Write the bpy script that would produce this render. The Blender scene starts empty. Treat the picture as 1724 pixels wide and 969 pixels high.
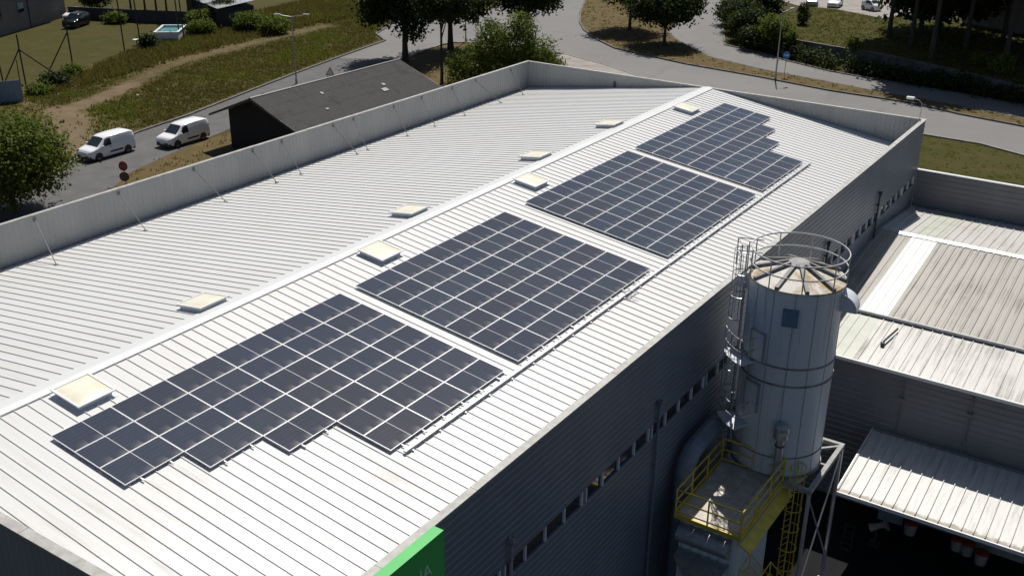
import bpy, bmesh, math, random
import numpy as np
from mathutils import Vector, Matrix, geometry
R = math.radians
random.seed(7)
sc = bpy.context.scene
col = sc.collection
Z0 = -10.0      # ground level (z = 0 is the ridge of the factory roof)
ZY = -14.0      # yard level
ZT = -8.35      # terrace level
SUN = Vector((-0.245, 0.60, 1.0)).normalized()

# ------------------------------------------------------------------ mesh helper
class MB:
    def __init__(s): s.v = []; s.f = []
    def add(s, vs, fs):
        n = len(s.v); s.v += [tuple(p) for p in vs]; s.f += [tuple(i + n for i in f) for f in fs]; return s
    def box(s, a, b, rz=0.0, c=None):
        (x0, y0, z0), (x1, y1, z1) = a, b
        vs = [(x, y, z) for z in (z0, z1) for x, y in ((x0, y0), (x1, y0), (x1, y1), (x0, y1))]
        if rz:
            cx, cy = c if c else ((x0 + x1) / 2, (y0 + y1) / 2); k, q = math.cos(rz), math.sin(rz)
            vs = [(cx + (x - cx) * k - (y - cy) * q, cy + (x - cx) * q + (y - cy) * k, z) for x, y, z in vs]
        return s.add(vs, [(0, 3, 2, 1), (4, 5, 6, 7), (0, 1, 5, 4), (1, 2, 6, 5), (2, 3, 7, 6), (3, 0, 4, 7)])
    def obox(s, o, ex, ey, ez):
        o, ex, ey, ez = map(Vector, (o, ex, ey, ez))
        vs = [o, o + ex, o + ex + ey, o + ey]; vs += [p + ez for p in vs]
        return s.add(vs, [(0, 3, 2, 1), (4, 5, 6, 7), (0, 1, 5, 4), (1, 2, 6, 5), (2, 3, 7, 6), (3, 0, 4, 7)])
    def quad(s, *p): return s.add(p, [tuple(range(len(p)))])
    def prism(s, poly, z0, z1):
        tris = geometry.tessellate_polygon([[Vector((x, y, 0)) for x, y in poly]])
        n = len(poly); vs = [(x, y, z1) for x, y in poly] + [(x, y, z0) for x, y in poly]
        fs = []
        for t in tris:
            a, b, c = [Vector((*poly[i], 0)) for i in t]
            t = tuple(t) if (b - a).cross(c - a).z > 0 else tuple(reversed(t))
            fs.append(t); fs.append(tuple(n + i for i in reversed(t)))
        area = sum(poly[i][0] * poly[(i + 1) % n][1] - poly[(i + 1) % n][0] * poly[i][1] for i in range(n))
        for i in range(n):
            j = (i + 1) % n
            fs.append((i, n + i, n + j, j) if area > 0 else (j, n + j, n + i, i))
        return s.add(vs, fs)
    def sheet(s, poly, z):
        tris = geometry.tessellate_polygon([[Vector((x, y, 0)) for x, y in poly]])
        fs = []
        for t in tris:
            a, b, c = [Vector((*poly[i], 0)) for i in t]
            fs.append(tuple(t) if (b - a).cross(c - a).z > 0 else tuple(reversed(t)))
        return s.add([(x, y, z) for x, y in poly], fs)
    def tube(s, pts, r, n=6, closed=False, caps=True):
        pts = [Vector(p) for p in pts]; rs = r if isinstance(r, (list, tuple)) else [r] * len(pts)
        m = len(pts); base = len(s.v); up = None
        for i, p in enumerate(pts):
            if closed: d = pts[(i + 1) % m] - pts[i - 1]
            else: d = pts[min(i + 1, m - 1)] - pts[max(i - 1, 0)]
            d.normalize()
            if up is None:
                up = Vector((0, 0, 1)) if abs(d.z) < .9 else Vector((1, 0, 0))
            a = d.cross(up); a.normalize(); b = a.cross(d); up = b
            for k in range(n):
                t = 2 * math.pi * k / n
                s.v.append(tuple(p + (a * math.cos(t) + b * math.sin(t)) * rs[i]))
        for i in range(m if closed else m - 1):
            j = (i + 1) % m
            for k in range(n):
                l = (k + 1) % n
                s.f.append((base + i * n + k, base + i * n + l, base + j * n + l, base + j * n + k))
        if caps and not closed:
            s.f.append(tuple(base + k for k in reversed(range(n)))); s.f.append(tuple(base + (m - 1) * n + k for k in range(n)))
        return s
    def lathe(s, prof, c=(0, 0, 0), n=32, a0=0.0, a1=2 * math.pi):
        full = abs(a1 - a0 - 2 * math.pi) < 1e-6; base = len(s.v); m = n if full else n + 1
        for r, z in prof:
            for k in range(m):
                t = a0 + (a1 - a0) * k / n
                s.v.append((c[0] + r * math.cos(t), c[1] + r * math.sin(t), c[2] + z))
        for i in range(len(prof) - 1):
            for k in range(n):
                l = (k + 1) % m
                s.f.append((base + i * m + k, base + i * m + l, base + (i + 1) * m + l, base + (i + 1) * m + k))
        return s
    def extrude(s, prof, o, u, v, w, cap=True):
        """closed 2D profile (u,v) extruded by vector w"""
        o, u, v, w = map(Vector, (o, u, v, w)); n = len(prof); base = len(s.v)
        for k in (0, 1):
            for a, b in prof: s.v.append(tuple(o + u * a + v * b + w * k))
        for i in range(n):
            j = (i + 1) % n; s.f.append((base + i, base + j, base + n + j, base + n + i))
        if cap:
            s.f.append(tuple(base + i for i in reversed(range(n)))); s.f.append(tuple(base + n + i for i in range(n)))
        return s
    def build(s, name, mat, parent=None, smooth=False, local=False, fix=True):
        me = bpy.data.meshes.new(name); me.from_pydata(s.v, [], s.f)
        if parent is not None and not local:
            me.transform(Matrix.Translation(-wl(parent)))
        if fix:
            b = bmesh.new(); b.from_mesh(me); bmesh.ops.recalc_face_normals(b, faces=b.faces); b.to_mesh(me); b.free()
        if smooth:
            me.polygons.foreach_set('use_smooth', [True] * len(me.polygons))
            try: me.set_sharp_from_angle(angle=R(40))
            except Exception: pass
        if mat is not None: me.materials.append(mat)
        o = bpy.data.objects.new(name, me); col.objects.link(o)
        if parent is not None: o.parent = parent
        return o
def wl(o):
    l = Vector((0, 0, 0))
    while o is not None: l = l + o.location; o = o.parent
    return l
def tag(o, label=None, cat=None, group=None, kind=None):
    if label: o['label'] = label
    if cat: o['category'] = cat
    if group: o['group'] = group
    if kind: o['kind'] = kind
    return o
def thing(name, label, cat, loc=(0, 0, 0), rz=0.0, group=None):
    o = bpy.data.objects.new(name, None); o.empty_display_size = .3; col.objects.link(o)
    o.location = loc; o.rotation_euler = (0, 0, rz)
    return tag(o, label, cat, group)
def copy_tree(o, parent=None):
    c = o.copy(); col.objects.link(c)
    if parent is not None: c.parent = parent
    for ch in list(o.children): copy_tree(ch, c)
    return c
def struct(name, mb, mat, smooth=False): return tag(mb.build(name, mat, None, smooth), kind='structure')

# ------------------------------------------------------------------ materials
def newmat(name):
    m = bpy.data.materials.new(name); m.use_nodes = True; nt = m.node_tree
    return m, nt, nt.nodes['Principled BSDF']
def N(nt, t, **kw):
    n = nt.nodes.new(t)
    for k, v in kw.items():
        if k in n.inputs: n.inputs[k].default_value = v
        else: setattr(n, k, v)
    return n
def noise(nt, scale, detail=6, rough=.6, vec=None, dist=0.0):
    n = N(nt, 'ShaderNodeTexNoise', Scale=scale, Detail=detail, Roughness=rough, Distortion=dist)
    if vec is not None: nt.links.new(vec, n.inputs['Vector'])
    return n.outputs['Fac']
def ramp(nt, fac, stops):
    n = nt.nodes.new('ShaderNodeValToRGB'); nt.links.new(fac, n.inputs['Fac']); e = n.color_ramp.elements
    while len(e) < len(stops): e.new(.5)
    for i, (p, c) in enumerate(stops): e[i].position = p; e[i].color = (*c, 1) if len(c) == 3 else c
    return n.outputs['Color']
def mixc(nt, fac, a, b, mode='MIX'):
    n = nt.nodes.new('ShaderNodeMix'); n.data_type = 'RGBA'; n.blend_type = mode
    for sock, v in ((n.inputs[0], fac), (n.inputs[6], a), (n.inputs[7], b)):
        if isinstance(v, bpy.types.NodeSocket): nt.links.new(v, sock)
        else: sock.default_value = v if isinstance(v, float) else (*v, 1)
    return n.outputs[2]
def mth(nt, op, a, b=0.0, c=0.0):
    n = nt.nodes.new('ShaderNodeMath'); n.operation = op
    for i, v in enumerate((a, b, c)):
        if isinstance(v, bpy.types.NodeSocket): nt.links.new(v, n.inputs[i])
        else: n.inputs[i].default_value = v
    return n.outputs[0]
def sstep(nt, x, a, b):
    n = N(nt, 'ShaderNodeMapRange', interpolation_type='SMOOTHSTEP'); nt.links.new(x, n.inputs['Value'])
    n.inputs['From Min'].default_value = a; n.inputs['From Max'].default_value = b
    return n.outputs['Result']
def coord(nt, kind='Object', scale=(1, 1, 1)):
    t = nt.nodes.new('ShaderNodeTexCoord'); m = nt.nodes.new('ShaderNodeMapping'); m.inputs['Scale'].default_value = scale
    nt.links.new(t.outputs[kind], m.inputs['Vector']); return m.outputs['Vector']
def geopos(nt, scale=(1, 1, 1)):
    t = nt.nodes.new('ShaderNodeNewGeometry'); m = nt.nodes.new('ShaderNodeMapping'); m.inputs['Scale'].default_value = scale
    nt.links.new(t.outputs['Position'], m.inputs['Vector']); return m.outputs['Vector']
def bump(nt, b, h, strength=.3, dist=.05):
    n = N(nt, 'ShaderNodeBump', Strength=strength, Distance=dist); nt.links.new(h, n.inputs['Height'])
    nt.links.new(n.outputs['Normal'], b.inputs['Normal'])
def P(name, c1, c2=None, scale=3.0, rough=.5, metal=0.0, spec=.5, sc3=(1, 1, 1), lo=.35, hi=.65, bmp=0.0, world=False, detail=6):
    m, nt, b = newmat(name); b.inputs['Roughness'].default_value = rough; b.inputs['Metallic'].default_value = metal
    b.inputs['Specular IOR Level'].default_value = spec
    if c2 is None: c2 = tuple(x * .82 for x in c1)
    v = geopos(nt, sc3) if world else coord(nt, 'Object', sc3)
    f = noise(nt, scale, detail, .6, v)
    nt.links.new(ramp(nt, f, [(lo, c1), (hi, c2)]), b.inputs['Base Color'])
    if bmp: bump(nt, b, f, bmp)
    return m
M = {}
# white roof sheet: clean, faint streaks running down the slope, dull spots
def roofmat(name, base, dirt, sc3, amt):
    m, nt, b = newmat(name)
    f1 = noise(nt, 1.0, 8, .65, geopos(nt, sc3)); f2 = noise(nt, .22, 5, .6, geopos(nt))
    f3 = noise(nt, 9, 3, .5, geopos(nt))
    f = mth(nt, 'ADD', mth(nt, 'MULTIPLY', f1, .6), mth(nt, 'MULTIPLY', f2, .4))
    k = mth(nt, 'MULTIPLY', sstep(nt, f, .42, .68), amt)
    k = mth(nt, 'ADD', k, mth(nt, 'MULTIPLY', sstep(nt, f3, .62, .75), amt * .35))
    nt.links.new(mixc(nt, k, base, dirt), b.inputs['Base Color'])
    nt.links.new(mth(nt, 'ADD', mth(nt, 'MULTIPLY', k, .4), .36), b.inputs['Roughness'])
    bump(nt, b, noise(nt, .9, 2, .5, geopos(nt, (1, 3, 1))), .05, .02)
    return m
M['roof'] = roofmat('white_roof', (.625, .625, .615), (.44, .43, .41), (.25, 4, 1), .6)
M['cap'] = roofmat('white_flashing', (.64, .645, .64), (.50, .58, .56), (3, .3, 1), .4)
M['annexold'] = roofmat('weathered_roof', (.37, .35, .31), (.155, .142, .12), (11, .22, 1), 1.0)
M['annexnew'] = roofmat('annex_roof', (.56, .55, .52), (.27, .255, .225), (6.5, .3, 1), .9)
M['translucent'] = P('translucent_sheet', (.80, .80, .77), (.72, .72, .68), .8, .35)
M['greenish'] = P('greenish_sheet', (.48, .50, .43), (.40, .42, .36), 1.2, .5)
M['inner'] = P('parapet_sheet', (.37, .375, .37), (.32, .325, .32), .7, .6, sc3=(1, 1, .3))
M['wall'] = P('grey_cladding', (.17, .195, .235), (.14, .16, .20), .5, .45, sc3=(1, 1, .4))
M['wallannex'] = P('annex_cladding', (.19, .19, .205), (.155, .157, .172), .5, .45, sc3=(1, 1, .4))
M['coping'] = P('coping', (.44, .435, .415), (.30, .29, .265), 2.5, .5)
M['glassdark'] = P('dark_glass', (.012, .016, .022), (.02, .025, .03), 1, .08, spec=.6)
M['white'] = P('white_paint', (.78, .78, .78), (.70, .70, .69), 4, .35)
M['mullion'] = P('pale_mullion', (.72, .74, .78), (.6, .62, .66), 4, .4)
M['galv'] = P('galvanised', (.46, .47, .48), (.33, .34, .36), 5, .42, metal=.55)
M['alu'] = P('aluminium', (.82, .83, .84), (.76, .77, .78), 6, .38, metal=.25)
M['silver'] = P('silver', (.62, .63, .65), (.5, .5, .52), 2, .35, metal=.6)
M['yellow'] = P('yellow_paint', (.66, .50, .04), (.48, .36, .03), 3, .5)
M['dark'] = P('dark_paint', (.03, .032, .035), (.045, .045, .05), 4, .5)
M['black'] = P('black_plastic', (.018, .018, .02), (.025, .025, .027), 6, .5)
M['tyre'] = P('rubber', (.02, .02, .02), (.03, .03, .03), 8, .85)
M['green'] = P('green_panel', (.065, .46, .10), (.058, .42, .09), 1.5, .4)
M['greenedge'] = P('green_letter', (.74, .86, .80), (.70, .82, .76), 3, .5)
M['dome'] = P('skylight_dome', (.78, .75, .64), (.70, .65, .50), 1.6, .3)
M['curb'] = P('skylight_curb', (.66, .69, .74), (.58, .61, .66), 4, .45)
M['vanwhite'] = P('van_paint', (.80, .81, .83), (.77, .78, .80), 1, .22)
M['carsilver'] = P('silver_paint', (.42, .44, .47), (.38, .40, .43), 1, .25, metal=.4)
M['carblack'] = P('black_paint', (.012, .012, .014), (.016, .016, .018), 1, .2)
M['carglass'] = P('car_glass', (.015, .025, .027), (.03, .045, .045), .8, .06, spec=.6)
M['rim'] = P('wheel_rim', (.30, .30, .31), (.2, .2, .21), 5, .4, metal=.5)
M['lamp'] = P('headlight', (.62, .66, .72), (.5, .54, .6), 9, .12)
M['red'] = P('red_paint', (.36, .05, .035), (.28, .04, .03), 5, .5)
M['signback'] = P('sign_back', (.10, .075, .065), (.07, .05, .045), 4, .6)
M['blue'] = P('blue_sign', (.03, .20, .52), (.03, .18, .46), 5, .4)
M['bluehatch'] = P('blue_hatch', (.07, .16, .27), (.12, .20, .28), 3, .4)
M['concrete'] = P('concrete', (.27, .26, .24), (.18, .175, .165), 1.1, .85, bmp=.2)
M['kerb'] = P('kerb_stone', (.16, .15, .135), (.08, .075, .065), 1.3, .9, bmp=.3, world=True)
M['kerbpale'] = P('kerb_pale', (.30, .285, .26), (.2, .19, .17), 1.3, .9, bmp=.3, world=True)
M['stonewall'] = P('old_wall', (.16, .145, .13), (.085, .078, .068), .9, .9, bmp=.5, world=True)
M['bark'] = P('bark', (.075, .062, .05), (.04, .033, .027), 6, .9, sc3=(1, 1, .25), bmp=.6)
M['post'] = P('post_concrete', (.05, .047, .043), (.03, .028, .026), 5, .9)
M['plaster'] = P('house_plaster', (.20, .185, .18), (.16, .15, .145), .6, .8)
M['shutter'] = P('shutter', (.34, .42, .52), (.28, .35, .44), 6, .6, sc3=(1, 1, 8))
M['sheetblue'] = P('blue_metal_sheet', (.21, .28, .37), (.16, .22, .30), .8, .5)
M['darkwall'] = P('dark_wall', (.05, .05, .058), (.035, .035, .04), .8, .85)
M['pool'] = P('pool_liner', (.70, .72, .72), (.6, .62, .62), 2, .45)
M['water'] = P('pool_water', (.10, .27, .29), (.13, .33, .34), 3, .05, spec=.6)
M['rust'] = P('rusty_band', (.16, .12, .09), (.30, .30, .31), 2.2, .7)
M['brace'] = P('grey_brace', (.20, .20, .20), (.15, .15, .15), 3, .6)
M['ductmat'] = P('duct_steel', (.20, .24, .30), (.15, .18, .23), 2, .4)
M['greyed'] = P('greyed_white', (.34, .34, .33), (.22, .22, .21), 5, .7)  # white greyed to carry canopy shade; also on hub, frame and barn patches
M['cone'] = None
m, nt, b = newmat('silo_top')       # white cone with ochre stains and flaking
f = noise(nt, 1.1, 8, .7, coord(nt)); g = noise(nt, 5, 6, .7, coord(nt))
c = mixc(nt, sstep(nt, f, .44, .60), (.56, .54, .50), (.33, .235, .10))
c = mixc(nt, sstep(nt, g, .56, .70), c, (.20, .17, .13)); nt.links.new(c, b.inputs['Base Color']); b.inputs['Roughness'].default_value = .7
M['cone'] = m
m, nt, b = newmat('silo_body')      # grey-blue steel, dark run-off streaks
f = noise(nt, 1.4, 8, .7, coord(nt, 'Object', (2.4, 2.4, .16))); g = noise(nt, .5, 4, .6, coord(nt))
k = mth(nt, 'MULTIPLY', sstep(nt, f, .52, .74), .7)
c = mixc(nt, g, (.62, .66, .71), (.55, .59, .65)); c = mixc(nt, k, c, (.26, .22, .17))
nt.links.new(c, b.inputs['Base Color']); b.inputs['Roughness'].default_value = .42
M['silo'] = m
m, nt, b = newmat('deck_plate')     # pale plates, dust and rust patches
f = noise(nt, 1.3, 7, .7, coord(nt))
c = ramp(nt, f, [(.32, (.62, .60, .56)), (.5, (.48, .43, .36)), (.66, (.40, .33, .25))])
nt.links.new(c, b.inputs['Base Color']); b.inputs['Roughness'].default_value = .6
M['deck'] = m
# asphalt, with a few repairs and lane wear
m, nt, b = newmat('asphalt')
f = noise(nt, .09, 6, .65, geopos(nt)); g = noise(nt, 7, 4, .7, geopos(nt)); h = noise(nt, .5, 6, .7, geopos(nt, (1, .25, 1)))
c = ramp(nt, f, [(.32, (.142, .138, .134)), (.66, (.172, .168, .162))])
c = mixc(nt, mth(nt, 'MULTIPLY', sstep(nt, g, .4, .7), .35), c, (.12, .117, .113))
c = mixc(nt, mth(nt, 'MULTIPLY', sstep(nt, h, .55, .68), .4), c, (.105, .102, .1))
nt.links.new(c, b.inputs['Base Color']); b.inputs['Roughness'].default_value = .85; bump(nt, b, g, .25, .03)
M['asphalt'] = m
M['asphaltdim'] = P('vignetted_asphalt', (.105, .102, .100), (.078, .076, .075), .6, .88, bmp=.2, world=True)  # lens vignette painted into the asphalt colour of the left road
M['yard'] = P('yard_asphalt', (.020, .020, .021), (.015, .015, .016), .8, .95, spec=.1, bmp=.3, world=True)  # shade put into the asphalt colour, to darken the sunlit strip
M['drive'] = P('drive', (.30, .275, .25), (.22, .2, .18), .7, .9, bmp=.3, world=True)
M['barnroof'] = None
m, nt, b = newmat('fibre_cement')   # dark lichen-grown corrugated sheets
f = noise(nt, .55, 8, .7, coord(nt)); g = noise(nt, 6, 5, .75, coord(nt, 'Object', (.35, 1, 1)))
c = ramp(nt, f, [(.30, (.044, .043, .043)), (.52, (.062, .059, .056)), (.70, (.026, .025, .024))])
c = mixc(nt, mth(nt, 'MULTIPLY', sstep(nt, g, .58, .72), .6), c, (.095, .092, .088)); nt.links.new(c, b.inputs['Base Color'])
b.inputs['Roughness'].default_value = .9; bump(nt, b, g, .5, .04)
M['barnroof'] = m
M['barnwall'] = P('black_boards', (.022, .021, .022), (.014, .013, .014), 2, .85, sc3=(6, 6, .4))
# solar cells: dark half-cut cells, thin pale grid, central gap, dust gathered low in each half
m, nt, b = newmat('solar_cells')
tc = nt.nodes.new('ShaderNodeTexCoord'); sx = nt.nodes.new('ShaderNodeSeparateXYZ'); nt.links.new(tc.outputs['Object'], sx.inputs[0])
X, Y = sx.outputs['X'], sx.outputs['Y']
oi = nt.nodes.new('ShaderNodeObjectInfo')
ax = mth(nt, 'ABSOLUTE', X)
def grid(co, pitch, w, off=0.0):
    fr = mth(nt, 'FRACT', mth(nt, 'ADD', mth(nt, 'DIVIDE', co, pitch), off)); d = mth(nt, 'ABSOLUTE', mth(nt, 'SUBTRACT', fr, .5))
    return mth(nt, 'GREATER_THAN', d, .5 - w / pitch / 2)
gy = grid(Y, .1765, .005, .5); gx = grid(X, .0925, .003); bus = grid(Y, .0196, .0016)
half = mth(nt, 'LESS_THAN', ax, .0095)
base = ramp(nt, oi.outputs['Random'], [(0.0, (.027, .031, .046)), (.35, (.022, .031, .056)), (.65, (.029, .041, .064)), (1.0, (.031, .034, .049))])
stk = noise(nt, 5, 4, .6, coord(nt, 'Object', (.25, 3, 1))); base = mixc(nt, mth(nt, 'MULTIPLY', stk, .30), base, (.055, .064, .088))
c = mixc(nt, mth(nt, 'MULTIPLY', bus, .10), base, (.2, .2, .22))
c = mixc(nt, mth(nt, 'MULTIPLY', mth(nt, 'MAXIMUM', gx, gy), .16), c, (.35, .36, .40))
hx = mth(nt, 'FRACT', mth(nt, 'ADD', mth(nt, 'DIVIDE', X, 1.057), .5))          # 0..1 over the panel
hx = mth(nt, 'FRACT', mth(nt, 'MULTIPLY', hx, 2.0))                              # 0 at the far end of each half
n1 = noise(nt, 2.2, 5, .65, coord(nt, 'Object', (1.3, .5, 1)))
d1 = mth(nt, 'MULTIPLY', sstep(nt, Y, .20, .56), sstep(nt, mth(nt, 'SUBTRACT', 1.0, hx), .15, 1.0))
d1 = mth(nt, 'MULTIPLY', d1, mth(nt, 'ADD', mth(nt, 'MULTIPLY', n1, .6), .3))
dust = mth(nt, 'ADD', mth(nt, 'MULTIPLY', d1, .30), mth(nt, 'ADD', .01, mth(nt, 'MULTIPLY', n1, .03)))
c = mixc(nt, dust, c, (.46, .42, .36))
c = mixc(nt, half, c, (.70, .71, .72)); nt.links.new(c, b.inputs['Base Color'])
nt.links.new(mth(nt, 'ADD', .13, mth(nt, 'MULTIPLY', dust, .5)), b.inputs['Roughness']); b.inputs['IOR'].default_value = 1.42
M['cells'] = m
def leafmat(name, c1, c2, tr=.22):
    m, nt, b = newmat(name); f = noise(nt, .9, 4, .6, geopos(nt)); g = noise(nt, 6, 2, .5, geopos(nt))
    f = mth(nt, 'ADD', mth(nt, 'MULTIPLY', f, .6), mth(nt, 'MULTIPLY', g, .4))
    c = ramp(nt, f, [(.34, c1), (.66, c2)]); nt.links.new(c, b.inputs['Base Color']); b.inputs['Roughness'].default_value = .7
    b.inputs['Specular IOR Level'].default_value = .12
    t = nt.nodes.new('ShaderNodeBsdfTranslucent'); mx = nt.nodes.new('ShaderNodeMixShader'); mx.inputs[0].default_value = tr
    hue = mixc(nt, .5, c, (.16, .22, .03)); nt.links.new(hue, t.inputs['Color'])
    nt.links.new(b.outputs[0], mx.inputs[1]); nt.links.new(t.outputs[0], mx.inputs[2])
    nt.links.new(mx.outputs[0], nt.nodes['Material Output'].inputs['Surface']); return m
M['leafdark'] = leafmat('dark_leaves', (.016, .028, .009), (.034, .050, .014), .15)
M['leafmid'] = leafmat('mid_leaves', (.058, .088, .014), (.145, .17, .032), .38)
M['leaflight'] = leafmat('light_leaves', (.085, .12, .018), (.15, .18, .035), .35)
M['grassgreen'] = leafmat('green_grass', (.10, .10, .016), (.165, .15, .03), .40)
M['grassdry'] = leafmat('dry_grass_blades', (.115, .066, .024), (.165, .108, .042), .32)
# ground: attribute picks lawn / track / dry straw / rough grass
m, nt, b = newmat('soil_and_grass')
at = nt.nodes.new('ShaderNodeVertexColor'); at.layer_name = 'region'; sp = nt.nodes.new('ShaderNodeSeparateColor'); nt.links.new(at.outputs['Color'], sp.inputs[0])
f = noise(nt, .16, 8, .68, geopos(nt)); g = noise(nt, 1.7, 6, .7, geopos(nt)); h = noise(nt, .45, 7, .7, geopos(nt))
rough = ramp(nt, f, [(.30, (.055, .052, .012)), (.45, (.068, .050, .017)), (.56, (.060, .056, .011)), (.70, (.080, .054, .022))])
rough = mixc(nt, mth(nt, 'MULTIPLY', sstep(nt, g, .45, .72), .45), rough, (.038, .036, .014))
lawn = ramp(nt, h, [(.30, (.040, .045, .006)), (.5, (.052, .047, .010)), (.68, (.068, .054, .018))])
lawn = mixc(nt, mth(nt, 'MULTIPLY', sstep(nt, g, .5, .75), .25), lawn, (.06, .06, .016))
dry = ramp(nt, h, [(.32, (.125, .085, .040)), (.52, (.098, .074, .029)), (.68, (.150, .105, .055))])
trk = ramp(nt, h, [(.30, (.115, .082, .046)), (.62, (.165, .122, .075))])
w = lambda ch: sstep(nt, mth(nt, 'ADD', ch, mth(nt, 'MULTIPLY', mth(nt, 'SUBTRACT', g, .5), .9)), .32, .68)
c = mixc(nt, w(sp.outputs[1]), rough, lawn); c = mixc(nt, w(sp.outputs[2]), c, dry); c = mixc(nt, w(sp.outputs[0]), c, trk)
nt.links.new(c, b.inputs['Base Color']); b.inputs['Roughness'].default_value = .95; b.inputs['Specular IOR Level'].default_value = .15
bump(nt, b, g, .8, .12)
M['ground'] = m

# ------------------------------------------------------------------ camera, sun, sky
CAM = Vector((28.45388815, -15.18846947, 16.67716378)); yaw, pitch, roll = .5796413496, .4141452926, .0120158540
fwd = Vector((-math.sin(yaw) * math.cos(pitch), math.cos(yaw) * math.cos(pitch), -math.sin(pitch)))
r0 = fwd.cross(Vector((0, 0, 1))).normalized(); u0 = r0.cross(fwd)
rt = math.cos(roll) * r0 + math.sin(roll) * u0; up = -math.sin(roll) * r0 + math.cos(roll) * u0
cd = bpy.data.cameras.new('camera'); cam = bpy.data.objects.new('camera', cd); col.objects.link(cam)
cam.matrix_world = Matrix(((rt.x, up.x, -fwd.x, CAM.x), (rt.y, up.y, -fwd.y, CAM.y), (rt.z, up.z, -fwd.z, CAM.z), (0, 0, 0, 1)))
cd.sensor_width = 36; cd.lens = 1796.26 / 1724 * 36; cd.clip_end = 3000; cd.clip_start = .5
sc.camera = cam
sd = bpy.data.lights.new('sun', 'SUN'); so = bpy.data.objects.new('sun', sd); col.objects.link(so)
sd.energy = 5.0; sd.angle = R(.53); sd.color = (1, .955, .89); so.rotation_euler = (-SUN).to_track_quat('-Z', 'Y').to_euler()
so.location = (0, 0, 60)
wd = bpy.data.worlds.new('World'); sc.world = wd; wd.use_nodes = True; nt = wd.node_tree
sky = nt.nodes.new('ShaderNodeTexSky'); sky.sky_type = 'NISHITA'; sky.sun_disc = False
sky.sun_elevation = math.asin(SUN.z); sky.sun_rotation = math.atan2(SUN.x, SUN.y); sky.altitude = 100; sky.dust_density = 1.2
nt.links.new(sky.outputs[0], nt.nodes['Background'].inputs[0]); nt.nodes['Background'].inputs[1].default_value = .055
sc.view_settings.view_transform = 'Standard'; sc.view_settings.look = 'None'; sc.view_settings.exposure = 0.0; sc.view_settings.gamma = 1
sc.render.engine = 'CYCLES'; sc.cycles.max_bounces = 6; sc.cycles.use_denoising = True

# ------------------------------------------------------------------ ground
def inpoly(x, y, poly):
    c = False; n = len(poly)
    for i in range(n):
        (x1, y1), (x2, y2) = poly[i], poly[i - 1]
        if (y1 > y) != (y2 > y) and x < (x2 - x1) * (y - y1) / (y2 - y1) + x1: c = not c
    return c
def pdist(x, y, line):
    d = 1e9
    for (x1, y1), (x2, y2) in zip(line, line[1:]):
        dx, dy = x2 - x1, y2 - y1; t = max(0, min(1, ((x - x1) * dx + (y - y1) * dy) / (dx * dx + dy * dy)))
        d = min(d, math.hypot(x - x1 - t * dx, y - y1 - t * dy))
    return d
TRACK = [(-52.5, 38.6), (-58, 42), (-64.4, 46.4), (-66.0, 51.8), (-68.2, 56.8), (-71.8, 63.3), (-73.6, 70), (-74.8, 80), (-76, 96)]
LAWN = [(-140, 20), (-84, 40), (-77.0, 50), (-78.2, 57), (-83.6, 68.2), (-89, 77), (-91, 86), (-120, 120), (-160, 110)]
ROAD_L = [(-38, 8), (-43, 20), (-46.6, 31), (-48.5, 34.5), (-50.4, 38.3), (-52.4, 45.5), (-53.4, 52.2), (-56, 62.8), (-58.2, 72.1), (-60.1, 81), (-62.4, 92.7), (-66.4, 95.7), (-68.5, 100.6), (-71.2, 106)]
ROAD_R = [(-32, 8), (-38, 22), (-40.2, 29.6), (-41.2, 34.3), (-43.1, 37.2), (-44.2, 41.1), (-45.9, 48.2), (-47.6, 56), (-49.8, 70), (-52.6, 83.5), (-54, 88.8), (-54.9, 95), (-54.6, 97), (-50.5, 99.2), (-40.7, 99.7), (-32.1, 96.6), (-26, 93.6), (-16, 88.4), (7.1, 87.3), (12.3, 87.1), (16.3, 85.4), (80, 70), (140, 55)]
ROAD = ROAD_L + [(-69, 110), (-64.6, 114.5), (-65.7, 123), (-69.3, 134.6), (-78, 160), (-88, 200), (-47, 200), (-44, 175), (-40.8, 151.5), (-36, 141), (-31.5, 130.3), (-25.3, 116.8), (-19.7, 114.9), (-15.5, 112.2), (-9.1, 109.4), (-4.7, 108.4), (8.5, 106.1), (12.8, 105.4), (80, 90), (140, 76)] + ROAD_R[::-1]
ISLAND = [(-75, 175), (-58.8, 138.8), (-53, 127), (-49.0, 120), (-45.5, 115.1), (-40.3, 109.8), (-35.8, 106.2), (-32.3, 105.1), (-24.2, 102.8), (-14.4, 101.4), (-5.9, 99.6), (3.2, 99.1), (8.2, 97.3), (14.5, 96.0), (80, 81), (140, 67), (140, 70.5), (80, 84.5), (14.0, 98.9), (7.5, 100.6), (.2, 101.7), (-7.1, 103.3), (-15.9, 105.2), (-23.3, 108), (-30.3, 114.2), (-35.3, 120.5), (-41.1, 137.7), (-45.4, 149.1), (-55, 175)]
def ss(t): t = max(0., min(1., t)); return t * t * (3 - 2 * t)
def gz(x, y): return Z0 + (ZY - Z0) * ss((x + 8) / 14) * ss((52 - y) / 16)
xs = [-700, -450, -300, -220] + list(np.arange(-170, 61, 1.25)) + [80, 120, 200, 350, 700]
ys = [-500, -250, -120, -60, -30, -10] + list(np.arange(0, 176, 1.25)) + [200, 240, 300, 420, 700, 1000]
gv, cols = [], []
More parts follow.
